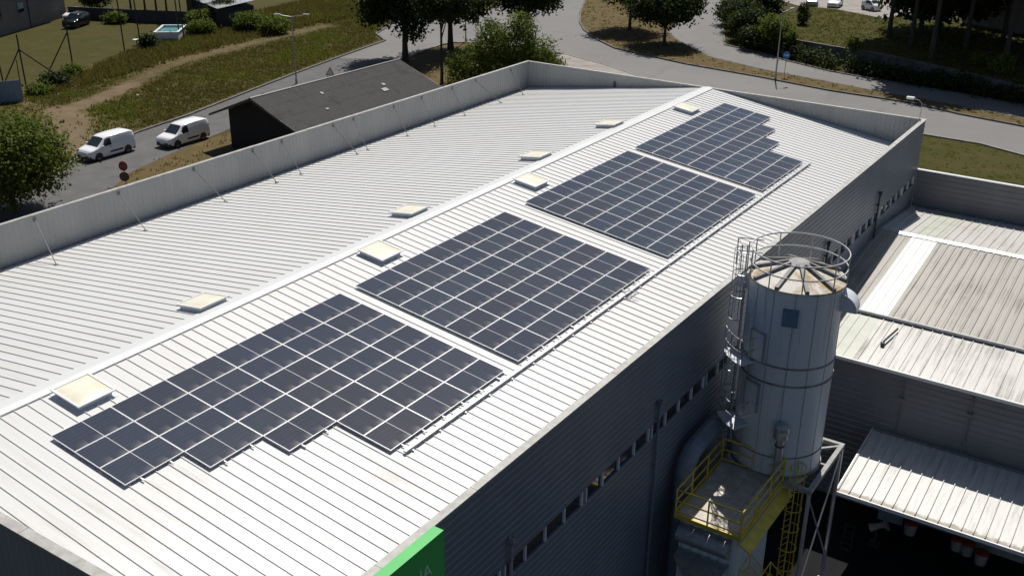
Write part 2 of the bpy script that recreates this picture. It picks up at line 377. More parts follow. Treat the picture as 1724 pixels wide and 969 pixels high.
for y in ys:
    for x in xs:
        gv.append((x, y, gz(x, y)))
        t = ss(1.35 - pdist(x, y, TRACK) / (1.7 if y > 47 else 3.0)) * (.8 if y < 58 else .5) if -90 < x < -45 and 30 < y < 105 else 0
        l = 1. if inpoly(x, y, LAWN) else 0.
        d = 1. if (inpoly(x, y, [(-46, 20), (-45.5, 48), (-56, 100), (-30, 100), (-14, 92), (-10, 20)])) else 0.
        if inpoly(x, y, [(-50, 37), (-53, 46), (-62, 48), (-72, 47), (-64, 36)]): d = max(d, .75)
        if x > 3 and 40 < y < 90: l = .8
        if -95 < x < -71 - .12 * (y - 50) and 46 < y < 100 and not l: d = .6
        cols.append((t, l, d, 1))
nx = len(xs); gf = [(j * nx + i, j * nx + i + 1, (j + 1) * nx + i + 1, (j + 1) * nx + i) for j in range(len(ys) - 1) for i in range(nx - 1)]
mb = MB(); mb.v = gv; mb.f = gf
ground = mb.build('ground', M['ground'], None, True, fix=False); tag(ground, kind='structure')
ca = ground.data.color_attributes.new('region', 'FLOAT_COLOR', 'POINT'); ca.data.foreach_set('color', [k for c in cols for k in c])
def region(o, rgba):
    ca = o.data.color_attributes.new('region', 'FLOAT_COLOR', 'POINT'); ca.data.foreach_set('color', list(rgba) * len(o.data.vertices))
struct('road', MB().sheet(ROAD, Z0 + .006), M['asphalt'])
struct('road', MB().sheet([p for p in ROAD_L if p[1] < 82] + [(-53.2, 85.0)] + [p for p in ROAD_R if p[1] < 84 and p[0] < -30][::-1], Z0 + .011), M['asphaltdim'])
isl = struct('traffic_island', MB().prism(ISLAND, Z0 - .2, Z0 + .15), M['ground']); region(isl, (0, .15, .8, 1))
def ribbon(line, w, z0, z1, closed=False):
    mb = MB(); n = len(line); L, Rr = [], []
    for i in range(n):
        a = line[i - 1] if (i or closed) else line[i]; b = line[(i + 1) % n] if (i < n - 1 or closed) else line[i]
        d = Vector((b[0] - a[0], b[1] - a[1])); d.normalize(); nn = Vector((-d.y, d.x)) * w / 2
        L.append((line[i][0] + nn.x, line[i][1] + nn.y)); Rr.append((line[i][0] - nn.x, line[i][1] - nn.y))
    m = n if closed else n - 1
    for i in range(m):
        j = (i + 1) % n
        mb.add([(*L[i], z0), (*Rr[i], z0), (*Rr[j], z0), (*L[j], z0), (*L[i], z1), (*Rr[i], z1), (*Rr[j], z1), (*L[j], z1)],
               [(4, 5, 6, 7), (0, 4, 7, 3), (1, 2, 6, 5)] + ([(0, 1, 5, 4)] if i == 0 and not closed else []) + ([(3, 7, 6, 2)] if i == m - 1 and not closed else []))
    return mb
struct('kerb', ribbon(ROAD_L[1:], .28, Z0 - .1, Z0 + .14), M['kerb'])
struct('kerb', ribbon(ISLAND, .24, Z0 - .1, Z0 + .165, True), M['kerb'])
struct('kerb', ribbon([(-47, 203), (-44, 178), (-40.8, 152), (-36, 141), (-31.5, 130.3), (-25.3, 116.8), (-19.7, 114.9), (-15.5, 112.2), (-9.1, 109.4), (-4.7, 108.4), (8.5, 106.1), (12.8, 105.4), (80, 90)], .25, Z0 - .1, Z0 + .12), M['kerb'])
struct('kerb', ribbon(ROAD_R[10:-1], .22, Z0 - .1, Z0 + .13), M['kerbpale'])
struct('pavement', MB().prism([(-42.5, 99.3), (-40.7, 99.5), (-32.1, 96.4), (-26, 93.4), (-16, 88.2), (-16, 70), (-30, 84), (-38, 96)], Z0 - .1, Z0 + .10), M['drive'])
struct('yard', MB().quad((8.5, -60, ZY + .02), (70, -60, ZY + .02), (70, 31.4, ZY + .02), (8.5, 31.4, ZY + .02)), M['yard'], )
TERR = [(-18.0, 117.4), (-11.0, 115.8), (-4.6, 114.7), (4.0, 110.9), (12.4, 106.6), (60, 96), (140, 90), (140, 330), (-60, 330), (-47, 215), (-40, 178), (-34, 152), (-24, 125)]
ter = struct('terrace_lawn', MB().prism(TERR, Z0 - .2, ZT), M['ground']); region(ter, (0, .9, .1, 1))
struct('driveway', MB().prism([(-33, 150), (-25.2, 143.6), (-19.7, 144.0), (-11.6, 140.0), (-10.2, 146), (-12, 190), (-38, 190)], ZT - .05, ZT + .03), M['drive'])

# ------------------------------------------------------------------ factory
S = .13505290343; TS, CS, SN = math.tan(S), math.cos(S), math.sin(S)
XR, XL, YN, YF = 14.37, -14.68, -3.333, 52.6
def roofz(x): return -abs(x) * TS
fac = thing('factory_building', 'long white gabled factory hall with solar arrays on its ribbed metal roof', 'factory', (0, 24.6, Z0))
def ribprof(length, pitch, w, h, first):
    pr = [(0, 0)]; y = first
    while y + w < length:
        pr += [(y - w * .5, 0), (y - w * .28, h), (y + w * .28, h), (y + w * .5, 0)]; y += pitch
    pr.append((length, 0)); return pr
pr = ribprof(YF - YN - .02,   .463, .046, .031, (.12 - YN) % .463)
mb = MB()
for sx, xe in ((1, 14.30), (-1, -14.60)):
    a0, a1 = .02 * sx, xe
    n = len(pr); b = len(mb.v)
    for x in (a0, a1):
        mb.v += [(x + (h * SN) * sx, YN + .01 + y, roofz(x) + h * CS) for y, h in pr]
    mb.f += [(b + i, b + i + 1, b + n + i + 1, b + n + i) for i in range(n - 1)]
ro = mb.build('roof', M['roof'], fac, False, fix=False)
for sx in (1, -1):   # make the facing of both slopes upward
    pass
bm = bmesh.new(); bm.from_mesh(ro.data)
for f in bm.faces:
    f.normal_update()
    if f.normal.z < 0: f.normal_flip()
bm.to_mesh(ro.data); bm.free()
# ridge flashing: a folded sheet over the rib heads
cp = [(-.50, roofz(.5) + .058), (-.05, .075), (.05, .075), (.30, roofz(.3) + .06), (.30, roofz(.3) - .01), (-.50, roofz(.5) - .01)]
mb = MB().extrude(cp, (0, YN + .02, 0), (1, 0, 0), (0, 0, 1), (0, YF - YN - .04, 0)); mb.build('ridge_cap', M['cap'], fac)
def corr(mb, o, u, length, v, height, nrm, pitch, depth, thick, first=0.0, soft=.25):
    """clad wall: ribbed along u, extruded along v, rib outwards along nrm"""
    pr = [(0, 0)]; t = first
    while t + pitch <= length + 1e-6:
        a = pitch * soft / 2
        pr += [(t + pitch * .5 - a, 0), (t + pitch * .5 - a * .4, depth), (t + pitch - a * 1.2, depth), (t + pitch - a * .2, 0)]; t += pitch
    pr = [p for p in pr if p[0] <= length] + [(length, 0), (length, -thick), (0, -thick)]
    u, v, nrm = Vector(u), Vector(v), Vector(nrm)
    return mb.extrude(pr, o, u, nrm, v * height)
# long wall towards the yard, boards lying; a window strip runs through it
ZW0, ZW1 = -4.04, -3.50
mb = MB(); L = YF - YN
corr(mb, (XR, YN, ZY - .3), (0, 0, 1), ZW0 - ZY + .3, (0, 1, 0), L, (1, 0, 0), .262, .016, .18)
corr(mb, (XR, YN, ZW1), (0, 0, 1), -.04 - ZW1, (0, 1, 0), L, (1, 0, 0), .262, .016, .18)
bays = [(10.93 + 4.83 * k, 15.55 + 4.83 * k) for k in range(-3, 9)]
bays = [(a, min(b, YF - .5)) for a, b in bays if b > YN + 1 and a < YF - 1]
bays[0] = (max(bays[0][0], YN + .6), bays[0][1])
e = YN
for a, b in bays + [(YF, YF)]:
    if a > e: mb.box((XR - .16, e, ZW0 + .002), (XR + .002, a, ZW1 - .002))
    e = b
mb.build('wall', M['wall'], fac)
for a, b in bays:
    n = max(2, round((b - a) / 1.17))
    wo = MB().box((XR - .09, a + .005, ZW0 + .005), (XR - .07, b - .005, ZW1 - .005)).build('window', M['glassdark'], fac)
    for i in range(n + 1):
        y = a + (b - a) * i / n; y = min(max(y, a + .036), b - .036)
        MB().box((XR - .069, y - .035, ZW0 + .004), (XR + .014, y + .035, ZW1 - .004)).build('mullion', M['mullion'], wo)
# far gable, near gable, left wall; inner faces carry upright ribs above the roof
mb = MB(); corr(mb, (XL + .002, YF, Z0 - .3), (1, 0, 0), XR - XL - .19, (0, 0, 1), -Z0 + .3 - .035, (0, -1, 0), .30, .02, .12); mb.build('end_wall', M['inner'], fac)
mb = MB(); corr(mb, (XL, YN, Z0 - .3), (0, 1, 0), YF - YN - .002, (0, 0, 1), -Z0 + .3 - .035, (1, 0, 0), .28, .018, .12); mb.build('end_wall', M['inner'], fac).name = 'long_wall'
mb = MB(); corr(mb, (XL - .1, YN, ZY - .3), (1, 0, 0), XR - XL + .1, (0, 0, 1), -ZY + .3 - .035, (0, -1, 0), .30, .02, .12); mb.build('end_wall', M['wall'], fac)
def coping(pts, wid, name='coping', mt='coping'):
    mb = MB(); (x0, y0), (x1, y1) = pts; L = math.hypot(x1 - x0, y1 - y0); n = max(1, round(L / 4.0))
    ux, uy = (x1 - x0) / L, (y1 - y0) / L; nx_, ny_ = -uy, ux
    for i in range(n):
        a, b = L * i / n + .006, L * (i + 1) / n - .006; dz = random.uniform(-.004, .004)
        mb.obox((x0 + ux * a - nx_ * wid / 2, y0 + uy * a - ny_ * wid / 2, -.04 + dz), (ux * (b - a), uy * (b - a), 0), (nx_ * wid, ny_ * wid, 0), (0, 0, .045))
    return mb.build(name, M[mt], fac)
coping(((XR - .08, YN - .02), (XR - .08, YF + .14)), .26)
coping(((XL - .06, YN), (XL - .06, YF + .14)), .20)
coping(((XL + .06, YF + .05), (XR - .22, YF + .05)), .20)
coping(((XL + .06, YN + .02), (XR - .22, YN + .02)), .30)
for yt, xb, yb in ((11.0, -12.42, 10.28), (15.58, -12.76, 15.43), (20.28, -12.85, 20.6), (24.42, -13.01, 24.45), (26.67, -12.98, 26.35), (30.95, -13.0, 31.13), (32.76, -13.1, 32.19), (36.63, -13.14, 36.09), (39.52, -13.09, 38.9), (42.94, -13.13, 42.28), (45.68, -13.08, 46.56), (50.16, -13.19, 49.62), (6.2, -12.5, 5.8)):
    mb = MB().tube([(XL + .03, yt, -.22), (xb, yb, roofz(xb) + .03)], .022, 6); mb.box((xb - .09, yb - .07, roofz(xb) - .03), (xb + .09, yb + .07, roofz(xb) + .045)); mb.box((XL - .01, yt - .07, -.32), (XL + .03, yt + .07, -.12))
    mb.build('brace', M['brace'], fac)
MB().box((-7.35, YF - .10, -1.0), (-7.2, YF - .02, -.55)).build('overflow_outlet', M['dark'], fac)
for y, zt, zb in ((6.28, -2.52, ZY), (16.0, -2.52, ZY), (34.82, -2.35, -5.9), (43.67, -2.2, -5.2), (25.6, -2.52, ZY)):
    mb = MB().tube([(XR + .12, y, zt - .25), (XR + .12, y, zb)], .055, 10)
    mb.lathe([(0, -.28), (.065, -.28), (.12, -.12), (.13, 0), (.11, 0), (.09, -.04), (0, -.04)], (XR + .14, y, zt), 4, R(45), R(405))
    for k in range(int((zt - zb) / 2)): mb.box((XR, y - .075, zt - .8 - 2 * k), (XR + .18, y + .075, zt - .76 - 2 * k))
    mb.build('downpipe', M['galv'] if y < 10 else (M['dark'] if y > 30 else M['wall']), fac)
for x, y, q in ((1.05, 2.05, 1), (1.03, 16.55, 1), (1.05, 28.3, 1), (1.08, 46.6, 1), (-1.08, 8.85, -1), (-1.15, 21.3, -1), (-1.1, 32.2, -1), (-1.0, 40.3, -1)):
    sk = bpy.data.objects.new('skylight', None); col.objects.link(sk); sk.parent = fac
    sk.location = Vector((x, y, roofz(x))) - fac.location; sk.rotation_euler = (0, S * q, 0)
    cu = MB(); a = .60
    cu.box((-a, -a, -.06), (a, -a + .05, .19)); cu.box((-a, a - .05, -.06), (a, a, .19)); cu.box((-a, -a + .05, -.06), (-a + .05, a - .05, .19)); cu.box((a - .05, -a + .05, -.06), (a, a - .05, .19))
    cu.box((-a - .16, -a - .10, .0), (a + .16, a + .10, .012))
    cu.build('curb', M['curb'], sk, local=True)
    fr = MB(); b = .70
    fr.box((-b, -b, .195), (b, -b + .075, .235)); fr.box((-b, b - .075, .195), (b, b, .235)); fr.box((-b, -b + .075, .195), (-b + .075, b - .075, .235)); fr.box((b - .075, -b + .075, .195), (b, b - .075, .235))
    fr.build('lid_frame', M['white'], sk, local=True)
    dm = MB(); n = 12; d = .63
    for j in range(n + 1):
        for i in range(n + 1):
            u_, v_ = i / n * 2 - 1, j / n * 2 - 1
            dm.v.append((u_ * d, v_ * d, .210 + .045 * (1 - u_ ** 4) * (1 - v_ ** 4)))
    dm.f = [(j * (n + 1) + i, j * (n + 1) + i + 1, (j + 1) * (n + 1) + i + 1, (j + 1) * (n + 1) + i) for j in range(n) for i in range(n)]
    dm.build('dome', M['dome'], sk, True, local=True)

# ------------------------------------------------------------------ solar arrays
PL, PW, U0, HP = 2.114, 1.1104, 2.2565, .125
YS = (0.0, 13.5504, 25.8423, 37.2342)
fl, fw, th, fb = PL / 2 - .008, PW / 2 - .008, .035, .013
fm = MB()
fm.box((-fl, -fw, -th), (fl, -fw + fb, .002)); fm.box((-fl, fw - fb, -th), (fl, fw, .002)); fm.box((-fl, -fw + fb, -th), (-fl + fb, fw - fb, .002)); fm.box((fl - fb, -fw + fb, -th), (fl, fw - fb, .002))
fm.quad((-fl + fb, -fw + fb, -th + .004), (-fl + fb, fw - fb, -th + .004), (fl - fb, fw - fb, -th + .004), (fl - fb, -fw + fb, -th + .004))
pan0 = thing('solar_panel', '', 'solar panel', group='solar panels laid on the factory roof')
fr0 = fm.build('frame', M['alu'], pan0, local=True)
gl0 = MB().quad((-fl + fb, -fw + fb, 0), (fl - fb, -fw + fb, 0), (fl - fb, fw - fb, 0), (-fl + fb, fw - fb, 0)).build('cell_glass', M['cells'], pan0, local=True)
RM = Matrix(((0, CS, SN), (-1, 0, 0), (0, -SN, CS))).to_euler()
ORD = ['first', 'second', 'third', 'fourth', 'fifth', 'sixth', 'seventh']
ARR = ['stepped array by the green sign', 'full array beside the green sign array', 'full array beside the far array', 'stepped array by far gable']
COLS = ([3, 4, 5, 7, 7, 7], [7] * 5, [7] * 5, [7, 7, 7, 5, 4, 3])
used = False
for k in range(4):
    rails = thing('mounting_rails', 'aluminium rails under the ' + ARR[k], 'mounting rails', (0, 0, 0), group='rails under the solar arrays')
    rails.location = (U0, YS[k], roofz(U0))
    for c, nr in enumerate(COLS[k]):
        for r in range(nr):
            u, y = U0 + (r + .5) * PW, YS[k] + (c + .5) * PL
            if used: o = copy_tree(pan0)
            else: o = pan0; used = True
            o.location = (u * CS + HP * SN, y, -u * SN + HP * CS); o.rotation_euler = RM
            o['label'] = f"solar panel, {ORD[r]} from the ridge, column {ORD[c]}, {ARR[k]}"
        for t in (.25, .75):
            y = YS[k] + (c + t) * PL; ua, ub = U0 - .10, U0 + nr * PW + .16
            p = lambda u, h: Vector((u * CS + h * SN, y, -u * SN + h * CS))
            mb = MB().obox(p(ua, .052) + Vector((0, -.02, 0)), p(ub, .052) - p(ua, .052), (0, .04, 0), p(0, .036) - p(0, 0))
            mb.build('rail', M['alu'], rails)
# cable tray below the arrays
u = 10.36; mb = MB(); p = lambda u, y, h: Vector((u * CS + h * SN, y, -u * SN + h * CS))
ct = thing('cable_tray', 'long grey cable tray below the solar arrays', 'cable tray', tuple(p(u, 25, 0)))
seg = [6.6, 12.5, 18.6, 24.9, 31.0, 37.4, 43.9]
for a, b in zip(seg, seg[1:]):
    mb.obox(p(u - .05, a + .01, .07), p(u + .05, 0, 0) - p(u - .05, 0, 0), (0, b - a - .02, 0), p(0, 0, .07) - p(0, 0, 0))
mb.build('tray', M['galv'], ct)
mb = MB()
for y in np.arange(6.9, 43.8, 1.4): mb.obox(p(u - .13, y, .0), p(u + .13, 0, 0) - p(u - .13, 0, 0), (0, .05, 0), p(0, 0, .068) - p(0, 0, 0))
mb.build('bracket', M['alu'], ct)
mb = MB().tube([p(10.28, 21.15, .15), p(10.5, 21.2, .34), p(10.75, 21.3, .32), p(10.7, 21.0, .08), p(10.45, 20.9, .05), p(10.6, 21.25, .05), p(10.85, 21.4, .28)], .02, 6)
tag(mb.build('cable_loop', M['galv'], None, True), 'loose grey cable loop at the tray below the solar arrays', 'cable')

# ------------------------------------------------------------------ green sign
sg = thing('green_sign', 'big green sign board with pale lettering on the factory wall', 'sign', (XR + .05, 0, -3))
MB().box((XR + .03, -3.3, -3.3), (XR + .36, 2.72, .005)).build('board', M['green'], sg)
cu = bpy.data.curves.new('lettering', 'FONT'); cu.body = 'NA'; cu.size = .56; cu.extrude = .02; cu.space_character = 1.02; cu.align_x = 'RIGHT'; cu.offset = -.012
tmp = bpy.data.objects.new('lettering_curve', cu); col.objects.link(tmp); me = bpy.data.meshes.new_from_object(tmp.evaluated_get(bpy.context.evaluated_depsgraph_get()))
bpy.data.objects.remove(tmp); bpy.data.curves.remove(cu); me.materials.clear(); me.materials.append(M['greenedge'])
tx = bpy.data.objects.new('lettering', me); col.objects.link(tx); tx.parent = sg
tx.location = Vector((XR + .367, 2.17, -1.0)) - sg.location; tx.rotation_euler = (R(90), 0, R(90))
# floodlight at the far right corner of the parapet
fl_ = thing('floodlight', 'small floodlight on a thin bent pole at the roof corner', 'floodlight', (XR - .35, YF - .1, 0))
MB().tube([(XR - .35, YF - .08, -.3), (XR - .35, YF - .08, .95), (XR - .55, YF - .1, 1.15), (XR - .95, YF - .1, 1.2)], .022, 6).build('pole', M['galv'], fl_)
MB().box((XR - 1.3, YF - .25, 1.15), (XR - .85, YF + .05, 1.28)).build('lamp_head', M['white'], fl_)

# ------------------------------------------------------------------ annex on the right
def az(y): return -4.80 - .1 * abs(y - 45.0)
XA, XB = XR + .03, 52.0
an = thing('annex_building', 'low annex hall with weathered ribbed roof beside the factory', 'annex', (30, 42, Z0))
def slope(mb, x0, x1, y0, y1, pitch, w, h, dz=0.0, first=.2):
    pr = ribprof(x1 - x0, pitch, w, h, first); n = len(pr); b = len(mb.v)
    for y in (y0, y1): mb.v += [(x0 + a, y, az(y) + dz + k) for a, k in pr]
    mb.f += [(b + i, b + i + 1, b + n + i + 1, b + n + i) for i in range(n - 1)]
mb = MB(); slope(mb, 17.75, XB, 35.2, 44.98, .40, .13, .045); slope(mb, XA, 16.35, 35.2, 44.98, .47, .08, .04)
mb.build('roof', M['annexold'], an, fix=False)
mb = MB(); slope(mb, 17.45, XB, 30.75, 35.5, .47, .075, .045, -.10); slope(mb, 17.7, XB, 45.0, 52.5, .47, .10, .045); slope(mb, XA, 16.3, 45.0, 52.5, .47, .10, .045)
mb.build('roof', M['annexnew'], an, fix=False)
mb = MB(); slope(mb, 16.352, 17.748, 35.2, 44.98, .47, .06, .03, .01); mb.build('rooflight_sheet', M['translucent'], an, fix=False)
mb = MB(); slope(mb, 16.302, 17.698, 45.02, 52.5, .47, .06, .03, .01); mb.build('rooflight_sheet', M['greenish'], an, fix=False)
mb = MB(); slope(mb, XA, 17.448, 30.75, 35.5, .47, .06, .03, -.10); mb.build('rooflight_sheet', M['greenish'], an, fix=False)
MB().extrude([(-.28, -.0), (-.03, .085), (.03, .085), (.28, 0), (.28, -.02), (-.28, -.02)], (15.55, 45, -4.78), (0, 1, 0), (0, 0, 1), (XB - 15.55, 0, 0)).build('ridge_cap', M['cap'], an)
MB().box((16.2, 35.14, az(35.2) - .05), (XB, 35.26, az(35.2) + .08)).build('sheet_edge', M['galv'], an)
MB().box((XA + .01, 30.68, az(30.7) - .20), (XB, 30.80, az(30.7) - .045)).build('eave_trim', M['white'], an)
mb = MB(); corr(mb, (XA, 30.95, ZY - .3), (0, 0, 1), az(30.95) - .16 - ZY + .3, (1, 0, 0), XB - XA, (0, -1, 0), .30, .03, .2); mb.build('wall', M['wallannex'], an)
mb = MB(); corr(mb, (XA, 52.55, -7.2), (0, 0, 1), 3.98, (1, 0, 0), XB - XA, (0, -1, 0), .33, .03, .15); mb.build('parapet', M['wallannex'], an)
MB().box((XA, 52.48, -3.20), (XB, 52.76, -3.14)).build('coping', M['white'], an)
for x, zt, r_ in ((19.9, -6.75, .03), (22.9, -6.6, .035), (27.2, -6.6, .035)):
    mb = MB().tube([(x, 30.84, zt), (x, 30.84, -9.55)], r_, 8); mb.box((x - .12, 30.75, zt - 1.0), (x + .12, 30.9, zt - .85)); mb.build('downpipe', M['brace'], an)
mb = MB().tube([(18.55, 34.2, az(34.2) + .09), (18.35, 33.0, az(33) + .09), (18.32, 32.75, az(32.75) + .10), (18.30, 32.62, az(32.6) + .02)],   .05, 8)
mb.lathe([(0, -.02), (.10, -.02), (.10, .14), (0, .14)], (18.3, 32.62, az(32.6) - .05), 10)
mb.build('vent_pipe', M['dark'], an, True)

cn = thing('canopy', 'white ribbed canopy roof over the yard entrance of the annex', 'canopy', (30, 28, ZY))
def cz(y): return -9.62 - .105 * (30.9 - y)
pr = ribprof(44 - 18.92, .47, .05, .075, .02); n = len(pr); mb = MB()
for y in (25.66, 30.9): mb.v += [(18.92 + a, y, cz(y) + k) for a, k in pr]
mb.f = [(i, i + 1, n + i + 1, n + i) for i in range(n - 1)]
m, nt, b = newmat('canopy_sheet')     # white sheet, moss along the lower edge, grey runs
f = noise(nt, 1.1, 8, .7, geopos(nt, (5, .5, 1))); sp = nt.nodes.new('ShaderNodeSeparateXYZ'); nt.links.new(geopos(nt), sp.inputs[0])
g = noise(nt, 3.5, 6, .7, geopos(nt))
c = mixc(nt, mth(nt, 'MULTIPLY', sstep(nt, f, .45, .70), .75), (.57, .565, .545), (.34, .33, .30))
ed = mth(nt, 'ADD', sp.outputs[1], mth(nt, 'MULTIPLY', g, -.75)); c = mixc(nt, sstep(nt, ed, 25.62, 25.42), c, (.20, .175, .125))
nt.links.new(c, b.inputs['Base Color']); b.inputs['Roughness'].default_value = .5
mb.build('roof', m, cn, fix=False)
MB().box((18.88, 25.55, cz(25.6) - .14), (44, 25.64, cz(25.6) + .03)).build('gutter', M['white'], cn)
MB().obox((18.84, 25.62, cz(25.62) - .14), (.06, 0, 0), (0, 5.28, .555), (0, 0, .20)).build('side_trim', M['white'], cn)
MB().box((18.9, 30.72, cz(30.9) + .02), (44, 30.9, cz(30.9) + .12)).build('flashing', M['wallannex'], cn)

# ------------------------------------------------------------------ silo
CX, CY, RS = 17.07, 22.0, 1.78
sl = thing('silo', 'tall grey cylindrical silo with caged ladder and railed conical top', 'silo', (CX, CY, ZY))
c0 = (CX, CY, 0)
MB().lathe([(RS - .03, -7.05), (RS, -7.05), (RS, .90), (RS - .03, .92)], c0, 64).lathe([(RS - .04, -7.04), (.5, -9.2), (.5, -9.6), (0, -9.6)], c0, 32).build('shell', M['silo'], sl, True)
mb = MB()
for k in range(14):
    t = 2 * math.pi * k / 14 + .1; cx_, sy_ = math.cos(t), math.sin(t)
    mb.obox((CX + cx_ * (RS - .01) - sy_ * -.012, CY + sy_ * (RS - .01) - cx_ * .012, -7.0), (-sy_ * .024, cx_ * .024, 0), (cx_ * .022, sy_ * .022, 0), (0, 0, 7.86))
mb.build('panel_seam', M['galv'], sl)
for z, h, o in ((-2.22, .07, .03), (-2.97, .07, .035), (-7.02, .10, .05), (-6.12, .05, .025)):
    MB().lathe([(RS - .01, 0), (RS + o, 0), (RS + o, h), (RS - .01, h)], (CX, CY, z), 64).build('band', M['rust'], sl, True)
MB().lathe([(RS + .05, .86), (RS + .05, .93), (.42, 1.39), (0, 1.40)], c0, 48).build('cone_roof', M['cone'], sl, True)
MB().lathe([(0, 1.54), (.36, 1.52), (.42, 1.48), (.42, 1.36), (.3, 1.36)], c0, 24).build('hub', M['greyed'], sl, True)
for k in range(10):
    t = 2 * math.pi * (k + .35) / 10; a = Vector((math.cos(t), math.sin(t), 0)); b_ = Vector((-a.y, a.x, 0))
    p0 = Vector(c0) + a * .38 + Vector((0, 0, 1.42)); p1 = Vector(c0) + a * (RS + .04) + Vector((0, 0, .94))
    MB().obox(p0 - b_ * .07, p1 - p0, b_ * .14, (0, 0, .11)).build('roof_beam', M['brace'], sl)
mb = MB(); circ = lambda r, z, n=40: [(CX + r * math.cos(2 * math.pi * k / n), CY + r * math.sin(2 * math.pi * k / n), z) for k in range(n)]
for z in (1.98, 1.45): mb.tube(circ(RS + .02, z), .028, 6, True)
for k in range(9):
    t = 2 * math.pi * k / 9 + .25; mb.tube([(CX + (RS + .02) * math.cos(t), CY + (RS + .02) * math.sin(t), .86), (CX + (RS + .02) * math.cos(t), CY + (RS + .02) * math.sin(t), 1.98)], .025, 6)
mb.build('guard_rail', M['galv'], sl, True)
def cage_ladder(parent, base, out, z0, z1, mat, cage_from=2.2, rad=.36, name='caged_ladder', mouth=1.0):
    """base: foot point on the wall line; out: unit vector away from the wall"""
    o = Vector(out).normalized(); s_ = Vector((-o.y, o.x, 0)); b_ = Vector(base); mb = MB()
    for q in (-.21, .21): mb.tube([b_ + s_ * q + Vector((0, 0, z0)), b_ + s_ * q + Vector((0, 0, z1 + mouth))], .024, 6)
    z = z0 + .2
    while z < z1: mb.tube([b_ - s_ * .21 + Vector((0, 0, z)), b_ + s_ * .21 + Vector((0, 0, z))], .014, 5); z += .29
    arc = lambda z, r=rad: [b_ + s_ * (r * math.cos(t)) + o * (.12 + r * 1.05 * math.sin(t)) + Vector((0, 0, z)) for t in [math.pi * (-.12 + 1.24 * i / 12) for i in range(13)]]
    z = z0 + cage_from; hoops = []
    while z < z1 + mouth: mb.tube(arc(z), .022, 5); hoops.append(z); z += .95
    if hoops:
        for i in (1, 3, 6, 9, 11): mb.tube([arc(hoops[0])[i], arc(hoops[-1])[i]], .014, 5)
    return mb.build(name, mat, parent, True)
la = R(192); lo = Vector((math.cos(la), math.sin(la), 0))
cage_ladder(sl, Vector((CX, CY, 0)) + lo * (RS + .16), lo, -2.2, .95, M['galv'], 1.0)
la2 = R(207); lo2 = Vector((math.cos(la2), math.sin(la2), 0))
cage_ladder(sl, Vector((CX, CY, 0)) + lo2 * (RS + .16), lo2, -5.1, -2.2, M['galv'], 1.0, mouth=.9)
cage_ladder(sl, Vector((CX, CY, 0)) + lo * (RS + .16), lo, -10.5, -5.1, M['galv'], 1.0, mouth=.9)
mb = MB(); g = Vector((CX, CY, 0)) + lo * (RS + .05)   # gate between ladder head and roof rail
for z in (1.45, 1.98): mb.tube([g + lo * .55 + Vector((.35, -.35, z)), g + lo * .55 + Vector((-.1, .35, z)), g + Vector((.3, .5, z))], .024, 6)
for q in (Vector((.35, -.35, .86)), Vector((-.1, .35, .86))): mb.tube([g + lo * .55 + q, g + lo * .55 + Vector((q.x, q.y, 1.98))], .024, 6)
mb.build('ladder_gate', M['galv'], sl, True)
for z, a0 in ((-2.3, 222), (-5.1, 222)):
    t0, t1 = R(a0 - 10), R(a0 + 24); mb = MB(); n_ = 8
    for k in range(n_):
        ta, tb = t0 + (t1 - t0) * k / n_, t0 + (t1 - t0) * (k + 1) / n_
        pts = [(CX + r_ * math.cos(t), CY + r_ * math.sin(t)) for r_, t in ((RS, ta), (RS + .75, ta), (RS + .75, tb), (RS, tb))]
        mb.prism(pts, z, z + .05)
    la_ = mb.build('landing', M['silo'], sl)
    mb = MB()
    arc = lambda zz: [(CX + (RS + .72) * math.cos(t0 + (t1 - t0) * k / 8), CY + (RS + .72) * math.sin(t0 + (t1 - t0) * k / 8), zz) for k in range(9)]
    end = (CX + RS * math.cos(t1), CY + RS * math.sin(t1))
    for h in (.55, 1.05): mb.tube(arc(z + h) + [(*end, z + h)], .022, 6)
    for k in (0, 4, 8): q = arc(z)[k]; mb.tube([q, (q[0], q[1], z + 1.05)], .022, 6)
    mb.build('railing', M['galv'], la_, True)
def on_silo(name, ang, z, w, h, mat, d=.05):
    t = R(ang); a = Vector((math.cos(t), math.sin(t), 0)); b_ = Vector((-a.y, a.x, 0)); p = Vector((CX, CY, z)) + a * (RS - .06) - b_ * w / 2
    return MB().obox(p, b_ * w, a * (.06 + d), (0, 0, h)).build(name, mat, sl)
on_silo('hatch', 285, -.44, .58, .72, M['bluehatch'])
for z in (-2.15, -4.3):
    h_ = on_silo('hatch', 248, z, .62, 1.15, M['silo'], .06); t = R(248); a = Vector((math.cos(t), math.sin(t), 0)); b_ = Vector((-a.y, a.x, 0)); p = Vector((CX, CY, z)) + a * RS
    mb = MB()
    for q, w_, zz, hh in ((-.36, .05, -.03, 1.22), (.31, .05, -.03, 1.22), (-.36, .72, 1.17, .05)): mb.obox(p + b_ * q + Vector((0, 0, zz)), b_ * w_, a * .09, (0, 0, hh))
    mb.build('frame', M['galv'], h_)
